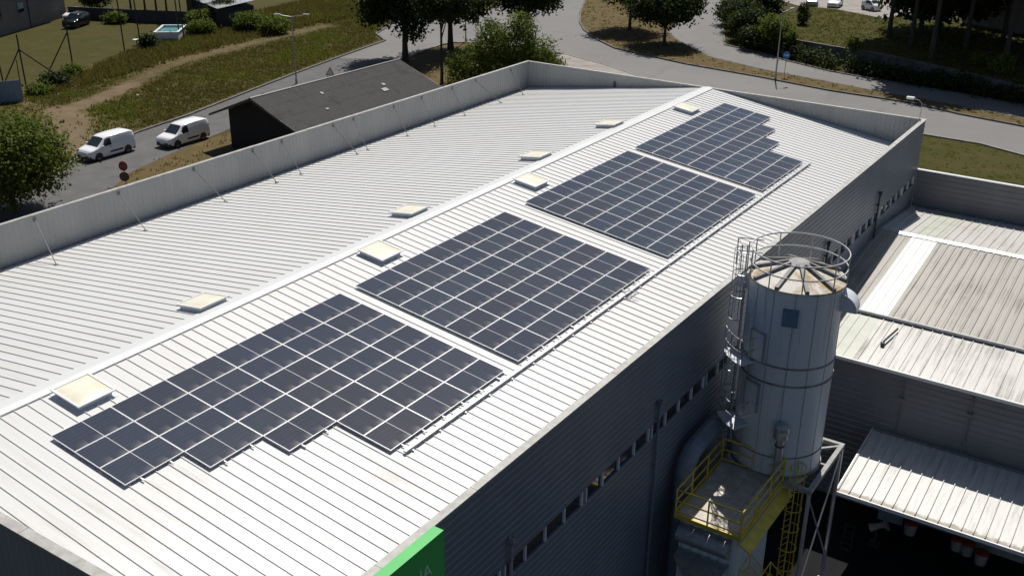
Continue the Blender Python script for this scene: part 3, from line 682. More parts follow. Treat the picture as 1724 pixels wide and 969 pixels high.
for ang in (8, 172):    # quarter-round rain hoods
    t = R(ang); a = Vector((math.cos(t), math.sin(t), 0)); mb = MB(); b_ = Vector((-a.y, a.x, 0)); p = Vector((CX, CY, .0)) + a * (RS - .25); n_ = 10
    pts = [(a * (.68 * math.sin(math.pi / 2 * k / n_) + .16), .68 * math.cos(math.pi / 2 * k / n_)) for k in range(n_ + 1)]
    prof = [p + Vector((0, 0, .68))] + [p + v + Vector((0, 0, h - .05)) for v, h in pts] + [p + a * .16 + Vector((0, 0, -.05))]
    vs = [q - b_ * .38 for q in prof] + [q + b_ * .38 for q in prof]; k = len(prof)
    mb.add(vs, [(i, i + 1, k + i + 1, k + i) for i in range(k - 2)] + [tuple(range(k)), tuple(k + i for i in reversed(range(k)))])
    mb.build('rain_hood', M['silo'], sl)
fx0, fx1, fy0, fy1, fz = 15.3, 19.15, 20.25, 24.25, -7.15
mb = MB()
for a, b_ in (((fx0, fy0), (fx1, fy0)), ((fx1, fy0), (fx1, fy1)), ((fx1, fy1), (fx0, fy1)), ((fx0, fy1), (fx0, fy0))):
    d = Vector((b_[0] - a[0], b_[1] - a[1], 0)); d.normalize(); s_ = Vector((-d.y, d.x, 0)) * .09; L = math.hypot(b_[0] - a[0], b_[1] - a[1])
    mb.obox(Vector((*a, fz)) - s_ - d * .085, d * (L + .17 - .004), s_ * 2, (0, 0, .18 + .004 * (a[0] == b_[0])))
mb.obox((fx1 - 1.0, 22.3, fz + .02), (1.0, .0, 0), (0, .12, 0), (0, 0, .14)); mb.obox((fx1 - .75, fy1 - .75, fz + .03), (.75, .75, 0), (.08, -.08, 0), (0, 0, .12))
mb.build('support_frame', M['greyed'], sl)
for x, y in ((fx0, fy0), (fx1, fy0), (fx1, fy1 + .0), (fx0, fy1)):
    mb = MB().tube([(x, y, fz), (x, y, ZY)], .085, 12); mb.box((x - .2, y - .2, ZY), (x + .2, y + .2, ZY + .05)); mb.build('leg', M['silver'], sl, True)
mb = MB().tube([(fx1, fy1, fz - .2), (fx1, fy0, -12.6)], .035, 6).tube([(fx1, fy0, fz - .2), (fx1, fy1, -12.6)], .035, 6); mb.build('brace', M['silver'], sl)

# ------------------------------------------------------------------ filter unit with yellow deck, stack, duct
DX0, DX1, DY0, DY1, DZ = 15.5, 18.02, 16.0, 20.25, -7.05
fu = thing('filter_unit', 'sheet-metal dust filter with a yellow-railed deck before the silo', 'filter unit', (16.8, 18, ZY))
mb = MB(); corr(mb, (DX0 + .1, DY0 + .25, ZY), (1, 0, 0), 2.3, (0, 0, 1), DZ - .16 - ZY, (0, -1, 0), .38, .03, 3.4); mb.build('housing', M['silo'], fu)
mb = MB(); n_ = 6
for i in range(4):
    for j in range(n_):
        x0, x1 = DX0 + (DX1 - DX0) * i / 4, DX0 + (DX1 - DX0) * (i + 1) / 4; y0, y1 = DY0 + (DY1 - DY0) * j / n_, DY0 + (DY1 - DY0) * (j + 1) / n_
        mb.box((x0 + .008, y0 + .008, DZ - .03), (x1 - .008, y1 - .008, DZ + random.uniform(-.004, .004)))
mb.build('deck', M['deck'], fu)
mb = MB()
mb.box((DX0 - .06, DY0 - .06, DZ - .15), (DX1 + .06, DY0, DZ + .02)); mb.box((DX0 - .06, DY1, DZ - .15), (DX1 + .06, DY1 + .05, DZ + .02))
mb.box((DX0 - .06, DY0, DZ - .148), (DX0, DY1, DZ + .018)); mb.box((DX1, DY0, DZ - .148), (DX1 + .06, DY1, DZ + .018)); mb.obox((DX1 + .06, DY0 - .1, DZ - .30), (.42, 0, -.22), (0, DY1 - DY0 + .2, 0), (.02, 0, .05))
mb.build('edge_beam', M['yellow'], fu)
mb = MB()
cor = [(DX0 - .03, DY0 - .03), (DX0 - .03, DY1 + .02), (DX1 + .03, DY1 + .02), (DX1 + .03, DY0 - .03)]
for h in (1.08, .60, .15): mb.tube([(x, y, DZ + h) for x, y in cor], .034, 8, True)
for (x0, y0), (x1, y1), k in ((cor[0], cor[1], 3), (cor[1], cor[2], 2), (cor[2], cor[3], 3), (cor[3], cor[0], 2)):
    for i in range(k): t = i / k; mb.tube([(x0 + (x1 - x0) * t, y0 + (y1 - y0) * t, DZ - .05), (x0 + (x1 - x0) * t, y0 + (y1 - y0) * t, DZ + 1.08)], .036, 8)
mb.build('railing', M['yellow'], fu, True)
mb = MB(); n_ = 12      # half-round hood across the front, hopper below
prof = [(.0, .0)] + [(-.52 * math.sin(math.pi * k / n_ * .75) - .02, -.36 + .36 * math.cos(math.pi * k / n_ * .75)) for k in range(n_ + 1)] + [(0, -.95)]
mb.extrude(prof, (DX0 + .15, DY0 + .22, DZ - .42), (0, 1, 0), (0, 0, 1), (2.05, 0, 0)); mb.build('hood', M['galv'], fu, True)
mb = MB(); xm = DX0 + 1.2
mb.add([(DX0 + .15, DY0 + .20, -8.6), (DX0 + 2.2, DY0 + .20, -8.6), (DX0 + 2.2, DY0 - .28, -8.6), (DX0 + .15, DY0 - .28, -8.75), (xm - .25, DY0 + .18, -10.1), (xm + .25, DY0 + .18, -10.1), (xm + .25, DY0 - .25, -10.1), (xm - .25, DY0 - .25, -10.1)],
       [(0, 1, 5, 4), (1, 2, 6, 5), (2, 3, 7, 6), (3, 0, 4, 7), (0, 3, 2, 1)]); mb.lathe([(.22, 0), (.22, -3.9)], (xm, DY0 - .05, -10.1), 16); mb.build('hopper', M['galv'], fu)
cage_ladder(fu, Vector((DX1 + .35, DY1 + .3, 0)), (1, -.35, 0), ZY, DZ, M['yellow'], 2.0, mouth=.9)
st = thing('yellow_stairs', 'yellow steel stairs with railings beside the filter unit', 'stairs', (18.7, 17, ZY))
mb = MB(); mb2 = MB()
lz = -9.5; x0, x1 = DX1 + .12, DX1 + .95
mb.box((x0, 16.0, lz - .06), (x1, 17.1, lz)); n_ = 13
for k in range(n_): y = 17.15 + k * .26; z = lz - .2 - k * .27; mb.box((x0 + .03, y, z - .03), (x1 - .03, y + .25, z))
for x in (x0, x1 - .03): mb.obox((x, 17.1, lz - .2), (.03, 0, 0), (0, 3.5, -3.65), (0, 0, .2))
mb.build('flight', M['yellow'], st)
for x in (x0 + .02, x1 - .02):
    for h in (.55, 1.05): mb2.tube([(x, 16.02, lz + h), (x, 17.1, lz + h), (x, 20.6, lz - 3.65 + h)], .022, 6)
    for y, z in ((16.02, lz), (17.1, lz), (18.8, lz - 1.78), (20.5, lz - 3.55)): mb2.tube([(x, y, z - .05), (x, y, z + 1.05)], .022, 6)
for h in (.55, 1.05): mb2.tube([(x0 + .02, 16.02, lz + h), (x1 - .02, 16.02, lz + h)], .022, 6)
mb2.build('railing', M['yellow'], st, True)
vs_ = thing('vent_stack', 'galvanised vent stack with round rain cap before the silo', 'vent stack', (18.0, 19.95, ZY))
VX, VY = 17.85, 19.95
vs_.location = (VX, VY, DZ)
MB().lathe([(.15, 0), (.15, 2.15)], (VX, VY, DZ), 20).build('pipe', M['galv'], vs_, True)
MB().lathe([(.16, .0), (.29, .03), (.29, .30), (.27, .33), (.30, .36), (.30, .52), (.22, .58), (0, .60)], (VX, VY, DZ + 2.1), 24).build('rain_cap', M['galv'], vs_, True)
MB().lathe([(.15, 0), (.18, 0), (.18, .05), (.15, .05)], (VX, VY, DZ + 1.75), 20).build('collar', M['dark'], vs_, True)
mb = MB(); pts = []; path = [Vector(p) for p in ((15.5, 22.6, -5.5), (15.15, 22.0, -5.55), (14.95, 21.3, -5.6), (14.95, 18.75, -5.65), (14.95, 18.3, -5.75), (14.95, 17.98, -6.0), (14.95, 17.84, -6.35), (14.95, 17.8, -6.8), (14.95, 17.8, -13.95))]
pp, rr = [], []
for a, b_ in zip(path, path[1:]):
    k = max(2, int((b_ - a).length / .12))
    for i in range(k): pp.append(a.lerp(b_, i / k)); rr.append(.37 + (.014 if len(pp) % 2 else 0))
mb.tube(pp, rr, 16); tag(mb.build('spiral_duct', M['ductmat'], None, False), 'thick grey spiral duct dropping between the factory wall and filter unit', 'duct')

# ------------------------------------------------------------------ yard clutter under the canopy, colours darkened to carry the shade
def bucket(x, y, s=1.0):
    t = thing('bucket', 'white bucket with a red lid on the yard floor under the canopy', 'bucket', (x, y, ZY + .02), group='white buckets under the canopy'); t.scale = (s, s, s)
    MB().lathe([(0, 0), (.19, 0), (.225, .44), (.205, .44)], (0, 0, 0), 20).build('pail', M['greyed'], t, True, local=True)
    MB().lathe([(0, .49), (.22, .485), (.24, .47), (.24, .43), (.21, .43)], (0, 0, 0), 20).build('lid', M['red'], t, True, local=True)
    return t
bk = bucket(21.5, 29.95, 1.35); bk['label'] = 'white bucket with red lid beside the pale panel under the canopy'; del bk['group']
for i, (x, y) in enumerate(((23.62, 29.95), (24.1, 29.85), (24.75, 29.5))):
    c_ = copy_tree(bk); c_.location = (x, y, ZY + .02); c_.scale = (1.3,) * 3; c_['group'] = 'white buckets in a row under the canopy'
    c_['label'] = ('white bucket with red lid, farthest left in the row of three under canopy', 'white bucket with red lid, middle of the row of three under canopy', 'white bucket with red lid, right end of the row of three under canopy')[i]
tag(MB().box((19.9, 30.3, ZY + .02), (21.05, 30.36, ZY + 2.1), R(4)).build('wall_board', M['sheetblue']), 'pale board leaning against the annex wall under the canopy', 'board')
tag(MB().box((24.0, 30.55, ZY + .02), (26.4, 30.62, ZY + 1.9)).build('wall_board', M['greyed']), 'wide white board standing behind the row of buckets', 'board')
ht = thing('hand_truck', 'upright hand truck with one wheel in the shaded yard', 'hand truck', (19.35, 27.1, ZY + .02))
mb = MB()
for q in (-.2, .2): mb.tube([(19.35 + q, 27.1, ZY + .2), (19.35 + q, 27.35, ZY + 1.25)], .02, 6)
for k in range(4): mb.tube([(19.15, 27.12 + .06 * k, ZY + .3 + .28 * k), (19.55, 27.12 + .06 * k, ZY + .3 + .28 * k)], .015, 6)
mb.box((19.12, 26.85, ZY + .06), (19.58, 27.1, ZY + .09)); mb.build('frame', M['dark'], ht)
for q in (-.25, .25): MB().tube([(19.35 + q - .03, 27.15, ZY + .16), (19.35 + q + .03, 27.15, ZY + .16)], .14, 16).build('wheel', M['tyre'], ht)
fn = thing('shop_fan', 'white funnel-headed blower on a dark stand under the canopy', 'blower', (20.35, 28.2, ZY + .02))
MB().tube([(20.05, 28.1, ZY + .85), (20.45, 28.25, ZY + 1.05), (20.6, 28.3, ZY + 1.12), (20.75, 28.35, ZY + 1.2)], [.20, .13, .16, .36], 16).build('funnel', M['greyed'], fn, True)
mb = MB().tube([(20.35, 28.2, ZY + .02), (20.35, 28.2, ZY + .95)], .04, 8); mb.box((20.1, 27.95, ZY + .02), (20.6, 28.45, ZY + .08)); mb.build('stand', M['dark'], fn)

# ------------------------------------------------------------------ vehicles
PROF = {   # (y from the nose, z low, z belt, z top, half-width low, belt, top)
 'van': [(0, .28, .70, .78, .74, .80, .70), (.14, .22, .82, .93, .86, .89, .78), (.95, .2, 1.0, 1.12, .91, .93, .80), (1.75, .2, 1.04, 1.74, .91, .93, .70), (2.1, .2, 1.04, 1.83, .91, .93, .72), (3.2, .2, 1.04, 1.86, .91, .93, .76), (4.35, .22, 1.04, 1.83, .91, .92, .76), (4.66, .25, 1.02, 1.74, .89, .91, .74), (4.75, .32, .95, 1.5, .85, .88, .74)],
 'hatch': [(0, .28, .55, .62, .68, .76, .62), (.15, .2, .68, .76, .82, .85, .72), (1.1, .2, .86, .96, .86, .88, .74), (1.9, .2, .92, 1.38, .86, .88, .60), (2.4, .2, .92, 1.46, .86, .88, .60), (3.3, .2, .94, 1.44, .86, .88, .60), (3.85, .24, .92, 1.18, .84, .86, .62), (4.05, .3, .8, .95, .78, .82, .66)],
 'suv': [(0, .35, .8, .88, .78, .84, .74), (.15, .3, .95, 1.02, .90, .92, .80), (1.15, .3, 1.08, 1.16, .92, .94, .80), (1.75, .3, 1.1, 1.74, .92, .94, .70), (2.2, .3, 1.1, 1.82, .92, .94, .72), (3.9, .3, 1.1, 1.80, .92, .94, .74), (4.35, .34, 1.06, 1.6, .90, .92, .74), (4.5, .4, 1.0, 1.2, .86, .88, .76)],
 'mini': [(0, .28, .6, .68, .60, .68, .56), (.12, .2, .74, .84, .74, .77, .66), (.55, .2, .92, 1.04, .77, .78, .70), (1.1, .2, .96, 1.46, .77, .78, .58), (1.5, .2, .96, 1.55, .77, .78, .58), (2.1, .2, .98, 1.52, .77, .78, .60), (2.55, .24, .95, 1.2, .75, .77, .64), (2.69, .3, .8, .95, .70, .72, .62)]}
CFG = {'van': dict(ws=(.97, 1.72), side=[(1.22, 1.72, 2.28)], wheels=(.88, 3.86), strip=(2.05, 3.35), r=.32),
       'hatch': dict(ws=(1.12, 1.88), side=[(1.35, 1.9, 2.35), (2.4, 2.4, 3.35)], wheels=(.8, 3.25), strip=None, r=.31),
       'suv': dict(ws=(1.18, 1.73), side=[(1.4, 1.75, 2.3), (2.36, 2.36, 3.2), (3.26, 3.26, 3.95)], wheels=(.85, 3.6), strip=(.9, 3.5), r=.37),
       'mini': dict(ws=(.58, 1.08), side=[(.75, 1.1, 1.85)], wheels=(.45, 2.28), strip=None, r=.28)}
def car(name, kind, label, cat, loc, rz, paint, group=None, dark_sides=False):
    st = PROF[kind]; cf = CFG[kind]; L = st[-1][0]
    t = thing(name, label, cat, loc, rz, group)
    def at(y):
        for a, b in zip(st, st[1:]):
            if y <= b[0]: k = (y - a[0]) / (b[0] - a[0]); return [p + (q - p) * k for p, q in zip(a, b)]
        return list(st[-1])
    fine = []
    for a, b in zip(st, st[1:]):
        for k in range(3): fine.append([p + (q - p) * k / 3 for p, q in zip(a, b)])
    fine.append(list(st[-1]))
    def sec(s):
        y, zl, zb, zt, wl_, wb, wt = s
        h = [(wl_ - .05, zl), (wl_, zl + .06), ((wl_ + wb) / 2 + .015, (zl + zb) / 2), (wb, zb), ((wb + wt) / 2 + .02, (zb + zt) / 2), (wt, zt - .05 * min(1, (zt - zb) / .4)), (wt - .10, zt)]
        r = [(x, y - L / 2, z) for x, z in h]; m = [(-x, yy, z) for x, yy, z in reversed(r)]
        return r + [(0, y - L / 2, zt + .02)] + m
    mb = MB(); n = 15
    for s in fine: mb.v += sec(s)
    for i in range(len(fine) - 1):
        for k in range(n):
            l = (k + 1) % n; mb.f.append((i * n + k, i * n + l, (i + 1) * n + l, (i + 1) * n + k))
    mb.f.append(tuple(range(n))); mb.f.append(tuple((len(fine) - 1) * n + k for k in range(n)))
    body = mb.build('body', paint, t, True, local=True)
    def side(y, f, sgn, off=.012):
        s = at(y); zb, zt, wb, wt = s[2], s[3], s[5], s[6]
        if f < .5: x = wb + ((wb + wt) / 2 + .02 - wb) * f * 2
        else: x = (wb + wt) / 2 + .02 + (wt - (wb + wt) / 2 - .02) * (f * 2 - 1)
        return (sgn * (x + off), y - L / 2, zb + (zt - zb) * f)
    for sgn in (1, -1):
        for k, (yb0, yt0, y1) in enumerate(cf['side']):
            pts0 = [(yb0, .08), (y1 - .02, .08), (y1 - .02, .80), (yt0, .80)]
            m_ = MB(); g = 4; V = []
            for j in range(g + 1):
                f = .08 + .72 * j / g; ya = yb0 + (yt0 - yb0) * j / g
                for i in range(g + 1): V.append(side(ya + (y1 - .02 - ya) * i / g, f, sgn))
            m_.add(V, [(j * (g + 1) + i, j * (g + 1) + i + 1, (j + 1) * (g + 1) + i + 1, (j + 1) * (g + 1) + i) for j in range(g) for i in range(g)])
            m_.build('side_window', M['carglass'], t, True, local=True)
        yb0 = cf['side'][0][0]; p = side(yb0 + .12, .1, sgn)
        MB().box((min(p[0], p[0] + sgn * .2), p[1] - .06, p[2] - .02), (max(p[0], p[0] + sgn * .2), p[1] + .05, p[2] + .16)).build('mirror', M['black'] if kind != 'van' else paint, t, local=True)
        p = side(cf['side'][0][2] - .16, 0, sgn); MB().box((p[0] - .012, p[1] - .08, p[2] - .12), (p[0] + .012, p[1] + .08, p[2] - .08)).build('handle', M['black'], t, local=True)
        if cf['strip']:
            a, b_ = cf['strip']; x = st[3][5] + .006
            MB().box((sgn * x - .02, a - L / 2, .46), (sgn * x + .02, b_ - L / 2, .60)).build('side_strip', M['black'], t, local=True)
        s0 = at(.09); MB().obox((sgn * (s0[5] - .34), .05 - L / 2, s0[2] - .16), (sgn * .36, .16, 0), (0, .12, .10), (0, -.04, .13)).build('headlight', M['lamp'], t, local=True)
        s1 = at(L - .06); MB().box((sgn * (s1[5] - .10) - .05, L / 2 - .13, s1[2] - .1), (sgn * (s1[5] - .10) + .06, L / 2 - .02, s1[2] + .35)).build('tail_light', M['red'], t, local=True)
    ya, yb = cf['ws']; V = []; g = 5
    for j in range(g + 1):
        y = ya + (yb - ya) * j / g; s = at(y); nrm = Vector((0, -.012, .014))
        for i in range(g + 1):
            u = i / g * 2 - 1; V.append((u * (s[6] - .07), y - L / 2 + nrm.y, s[3] + .02 * (1 - abs(u) ** 2) + nrm.z - .012 * abs(u)))
    MB().add(V, [(j * (g + 1) + i, j * (g + 1) + i + 1, (j + 1) * (g + 1) + i + 1, (j + 1) * (g + 1) + i) for j in range(g) for i in range(g)]).build('windscreen', M['carglass'], t, True, local=True)
    for nm, y0, sg_ in (('bumper', 0, -1), ('bumper', L, 1)):
        s = at(.14 if sg_ < 0 else L - .1); w_ = s[4] + .015; yy = y0 - L / 2; d = .34
        pl = [(-w_, yy - sg_ * d), (-w_, yy - sg_ * .10), (-w_ + .16, yy + sg_ * .03), (w_ - .16, yy + sg_ * .03), (w_, yy - sg_ * .10), (w_, yy - sg_ * d)]
        MB().prism(pl, s[1] - .02, s[1] + (.30 if kind in ('van', 'suv') else .16)).build(nm, M['black'] if kind in ('van', 'suv') else paint, t, local=True)
    MB().box((-.26, -L / 2 - .05, .42), (.26, -L / 2 - .032, .53)).build('number_plate', M['white'], t, local=True)
    for yw in cf['wheels']:
        for sgn in (1, -1):
            x = sgn * (st[3][4] - .085); r_ = cf['r']; y = yw - L / 2
            w_ = MB().tube([(x - .10, y, r_), (x + .10, y, r_)], r_, 24).build('wheel', M['tyre'], t, True, local=True)
            xo = x + sgn * .102; MB().tube([(xo - .006, y, r_), (xo + .008, y, r_)], r_ * .62, 20).build('rim', M['rim'], w_, True, local=True)
            ar = [(y + (r_ + .07) * math.cos(math.pi * k / 12), r_ + (r_ + .07) * math.sin(math.pi * k / 12)) for k in range(13)]
            xa = sgn * (st[3][5] + .008); MB().add([(xa, *p) for p in ar] + [(xa, y - r_ - .07, .24), (xa, y + r_ + .07, .24)], [tuple(range(15))]).build('wheel_arch', M['black'], t, local=True)
    if dark_sides:
        for sgn in (1, -1):
            V = [side(y, f, sgn, .016) for y, f in ((.5, -.0), (.75, 0), (1.1, .85), (1.0, .9))]; MB().add(V, [(0, 1, 2, 3)]).build('door_band', M['black'], t, local=True)
    return t
car('parked_van', 'van', 'white panel van in front, nearer the bushy tree at the roadside', 'van', (-48.7, 39.3, Z0 + .012), R(1.5), M['vanwhite'], 'white vans parked on the road')
car('parked_van', 'van', 'white panel van behind the other, next to the black barn', 'van', (-46.5, 45.7, Z0 + .012), R(2), M['vanwhite'], 'white vans parked on the road')
car('parked_car', 'hatch', 'silver hatchback at the left end of the driveway cars', 'car', (-24.0, 146.0, ZT + .03), R(18), M['carsilver'])
car('parked_car', 'hatch', 'pale hatchback facing out between the silver hatchback and the tiny car', 'car', (-20.7, 146.6, ZT + .03), R(8), M['vanwhite'])
car('parked_car', 'mini', 'tiny white two-seat car with dark bands on the driveway', 'car', (-15.2, 146.2, ZT + .03), R(62), M['vanwhite'], dark_sides=True)
car('parked_car', 'suv', 'black off-road car parked beside the dark house', 'car', (-102.6, 75.6, Z0), R(25), M['carblack'])
car('parked_car', 'hatch', 'white car parked close under the dark house wall', 'car', (-108.2, 79.4, Z0), R(25), M['vanwhite'])

# ------------------------------------------------------------------ barn
br = thing('barn', 'black timber barn with a weathered dark corrugated roof', 'barn', (-38.2, 56.5, Z0))
bx0, bxm, bx1, by0, by1 = -43.4, -38.15, -33.0, 46.2, 66.0
ze, zm = -7.0, -4.98
mb = MB(); pr = [(bx0 + 1.5, Z0 - .1), (bx1 - .8, Z0 - .1), (bx1 - .8, ze + .28 - .14), (bxm, zm - .14), (bx0 + 1.5, ze + .55 - .14)]
mb.extrude(pr, (0, by0 + .9, 0), (1, 0, 0), (0, 0, 1), (0, by1 - by0 - 1.6, 0)); mb.build('wall', M['barnwall'], br)
def barn_slope(xa, za, xb, zb):
    mb = MB(); prf = []; y = by0; k = 0
    while y <= by1: prf.append((y, .028 if k % 2 else -.01)); y += .095; k += 1
    rows = [0, .30, .31, .62, .63, 1.0]; lift = [0, .0, .018, .018, .036, .036]
    for rr_, lf in zip(rows, lift):
        x = xb + (xa - xb) * rr_; z = zb + (za - zb) * rr_
        mb.v += [(x, yy, z + h + .036 - lf) for yy, h in prf]
    m = len(prf); mb.f = [(j * m + i, j * m + i + 1, (j + 1) * m + i + 1, (j + 1) * m + i) for j in range(len(rows) - 1) for i in range(m - 1)]
    return mb.build('roof', M['barnroof'], br, fix=False)
barn_slope(bx0, ze - .03, bxm, zm); barn_slope(bx1, ze, bxm, zm)
mb = MB()
for xa, za in ((bx0, ze - .03), (bx1, ze)):
    for y in (by0 - .02, by1 - .04): mb.obox((bxm, y, zm - .2), (xa - bxm, 0, za - zm), (0, .06, 0), (0, 0, .19))
mb.build('barge_board', M['dark'], br)
MB().extrude([(-.16, -.05), (-.1, .06), (0, .10), (.1, .06), (.16, -.05)], (bxm, by0, zm + .01), (1, 0, 0), (0, 0, 1), (0, by1 - by0, 0)).build('ridge_cap', M['dark'], br)
for u, v, w_, h in ((.62, .62, .45, .7), (.50, .66, .3, .35), (.30, .30, .3, .3), (.70, .22, .2, .35)):
    x = bxm + (bx1 - bxm) * u; y = by0 + (by1 - by0) * (v + .04); z = zm + (ze - zm) * u; sl_ = (ze - zm) / (bx1 - bxm)
    MB().obox((x, y, z + .07), (w_, 0, w_ * sl_), (0, h, 0), (0, 0, .012)).build('roof_patch', M['greyed'] if u > .45 and v > .5 else M['dark'], br)

# ------------------------------------------------------------------ signs, lamps, poles
def lamp2(loc, h, arm, label, ang):
    t = thing('street_lamp', label, 'street lamp', loc); x, y, z = loc; d = Vector((math.cos(ang), math.sin(ang), 0))
    MB().tube([(x, y, z), (x, y, z + h * .5), (x, y, z + h)], [.09, .075, .055], 10).build('pole', M['galv'], t, True)
    MB().lathe([(0, 0), (.14, 0), (.14, .5), (.09, .55)], loc, 12).build('base', M['galv'], t)
    arms = (1, -1) if arm > 0 else (1,)
    mb = MB()
    for q in arms: mb.tube([(x, y, z + h - .05), tuple(Vector((x, y, z + h + .12)) + d * q * abs(arm))], .035, 8)
    mb.build('arm', M['galv'], t, True)
    for q in arms:
        c = Vector((x, y, z + h + .13)) + d * q * (abs(arm) + .28); MB().obox(c - d * .34 - Vector((-d.y, d.x, 0)) * .13, d * .68, Vector((-d.y, d.x, 0)) * .26, (0, 0, .13)).build('lamp_head', M['silver'], t)
    return t
lamp2((-54.5, 68.2, Z0), 7.2, 1.25, 'tall twin-headed street lamp on the left roadside by the field', R(35))
lamp2((-12.6, 101.3, Z0 + .15), 7.4, -1.2, 'tall single-headed street lamp on the grass traffic island', R(70))
lamp2((-53.7, 98.6, Z0), 8.0, -1.2, 'street lamp rising through the roadside tree crowns', R(120))
def disc(mb, c, nrm, r_, th=.02, n=28):
    c, nrm = Vector(c), Vector(nrm).normalized(); return mb.tube([c - nrm * th / 2, c + nrm * th / 2], r_, n)
def facing(x, y): return Vector((CAM.x - x, CAM.y - y, 0)).normalized()
bs = thing('arrow_sign', 'round blue sign with a white arrow on the traffic island', 'road sign', (-12.2, 103.0, Z0 + .15))
f_ = facing(-12.2, 103); s_ = Vector((-f_.y, f_.x, 0)); c = Vector((-12.2, 103, Z0 + 2.55))
MB().tube([(-12.2, 103, Z0 + .1), (-12.2, 103, Z0 + 2.9)], .035, 8).build('pole', M['galv'], bs)
disc(MB(), c + f_ * .06, f_, .42).build('disc', M['blue'], bs)
mb = MB(); q = lambda a, b: c + f_ * .074 + s_ * a + Vector((0, 0, b))
sh = [(-.28, -.05), (.06, -.05), (.06, -.15), (.30, 0), (.06, .15), (.06, .05), (-.28, .05)]
mb.add([q(*p) for p in sh] + [q(*p) + f_ * .008 for p in sh], [tuple(range(7)), tuple(reversed(range(7, 14)))]); mb.build('arrow', M['white'], bs)
tw = thing('road_sign', 'pair of round red and brown signs on one pole above the parapet', 'road sign', (-36.7, 32.06, Z0))
MB().tube([(-36.7, 32.06, Z0), (-36.7, 32.06, Z0 + 3.3)], .035, 8).build('pole', M['galv'], tw)
disc(MB(), (-36.7, 32.0, Z0 + 3.02), (.35, -.9, .1), .36).build('disc', M['red'], tw)
d2 = disc(MB(), (-36.7, 31.99, Z0 + 2.22), (.62, -.78, 0), .36).build('disc', M['signback'], tw)
mb = MB(); k = Vector((.35, -.9, .1)).normalized(); s_ = Vector((0, 0, 1)).cross(k).normalized(); mb.obox(Vector((-36.7, 32.0, Z0 + 2.96)) + k * .014 - s_ * .24, s_ * .48, k * .006, (0, 0, .12)); mb.build('white_bar', M['plaster'], tw)
tr = thing('triangle_sign', 'white triangular warning sign with red edge behind the barn roof', 'road sign', (-50.2, 69.0, Z0))
TX, TY = -50.2, 69.0; f_ = Vector((.35, -1, .15)).normalized(); s_ = Vector((0, 0, 1)).cross(f_).normalized(); u_ = f_.cross(s_)
MB().tube([(TX, TY, Z0), (TX, TY, Z0 + 1.95)], .035, 8).build('pole', M['galv'], tr)
tri = lambda r_, o: [Vector((TX, TY, Z0 + 1.62)) + f_ * o + s_ * r_ * math.cos(a) + u_ * r_ * math.sin(a) for a in (R(90), R(210), R(330))]
MB().add(tri(.62, .045) + tri(.62, .06), [(0, 1, 2), (5, 4, 3), (0, 3, 4, 1), (1, 4, 5, 2), (2, 5, 3, 0)]).build('rim', M['red'], tr)
MB().add(tri(.46, .066) + tri(.46, .074), [(0, 1, 2), (5, 4, 3), (0, 3, 4, 1), (1, 4, 5, 2), (2, 5, 3, 0)]).build('face', M['white'], tr)
MB().obox(Vector((TX, TY, Z0 + .72)) + f_ * .05 - s_ * .42, s_ * .84, f_ * .02, u_ * .5).build('plate', M['signback'], tr)
sb = thing('road_sign', 'dark back of a square road sign under the roadside trees', 'road sign', (-53.9, 101.2, Z0))
MB().tube([(-53.9, 101.2, Z0), (-53.9, 101.2, Z0 + 2.9)], .035, 8).build('pole', M['galv'], sb)
MB().box((-54.45, 101.1, Z0 + 2.0), (-53.35, 101.14, Z0 + 2.95)).build('plate', M['signback'], sb)

# ------------------------------------------------------------------ left garden: posts, fence, house, shed, pool
def post(x, y, h, braces, label):
    t = thing('net_post', label, 'post', (x, y, Z0)); k = random.uniform(-.12, .12)
    MB().tube([(x, y, Z0 - .1), (x - .25 + k, y, Z0 + h)], .085, 6).build('post', M['post'], t)
    for dx, dy in braces: MB().tube([(x + dx, y + dy, Z0 - .1), (x - .2, y, Z0 + h * .72)], .075, 6).build('brace', M['post'], t)
post(-76.0, 50.0, 5.6, ((-1.6, -1.9), (3.6, 3.4)), 'leaning dark post with two braces by the blue fence')
post(-77.6, 57.0, 6.3, ((-1.9, -2.2),), 'dark post with one brace at the lawn edge')
post(-79.8, 49.8, 3.2, (), 'short dark post behind the blue metal fence')
post(-83.2, 68.2, 8.2, (), 'tall bare dark post at the lawn edge before the pool')
post(-82.6, 70.2, 9.0, (), 'tall bare dark post with a bush at its foot')
post(-84.2, 77.6, 8.6, (), 'tall bare dark post in front of the pool corner')
post(-82.9, 77.2, 8.0, (), 'tall bare dark post at the middle of the pool side')
post(-86.6, 83.5, 8.2, (), 'tall bare dark post right of the pool')
mf = thing('metal_fence', 'blue-grey sheet metal fence at the left edge of the track', 'fence', (-73, 45, Z0))
mb = MB(); a, b_ = Vector((-71.0, 46.3, Z0)), Vector((-74.6, 40.0, Z0)); d = (b_ - a); L = d.length; d.normalize(); corr(mb, a, d, L, (0, 0, 1), 2.2, Vector((-d.y, d.x, 0)), .22, .03, .02); mb.build('sheet', M['sheetblue'], mf)
mb = MB()
for t in (0, .5, 1): p = a.lerp(b_, t) - Vector((-d.y, d.x, 0)) * .1; mb.tube([p, p + Vector((0, 0, 2.5 if t else 4.2))], .05, 6)
mb.build('post', M['post'], mf)
hs = thing('house', 'dark plastered house with a pale shuttered window at the top left', 'house', (-112, 68, Z0))
a = Vector((-110.2, 79.4, Z0 - .1)); b_ = Vector((-100.4, 56.0, Z0 - .1)); d = b_ - a; d.normalize(); n_ = Vector((d.y, -d.x, 0)); n_ = n_ if n_.x < 0 else -n_; L = (b_ - a).length
MB().obox(a, d * L, n_ * 12, (0, 0, 7.6)).build('wall', M['plaster'], hs)
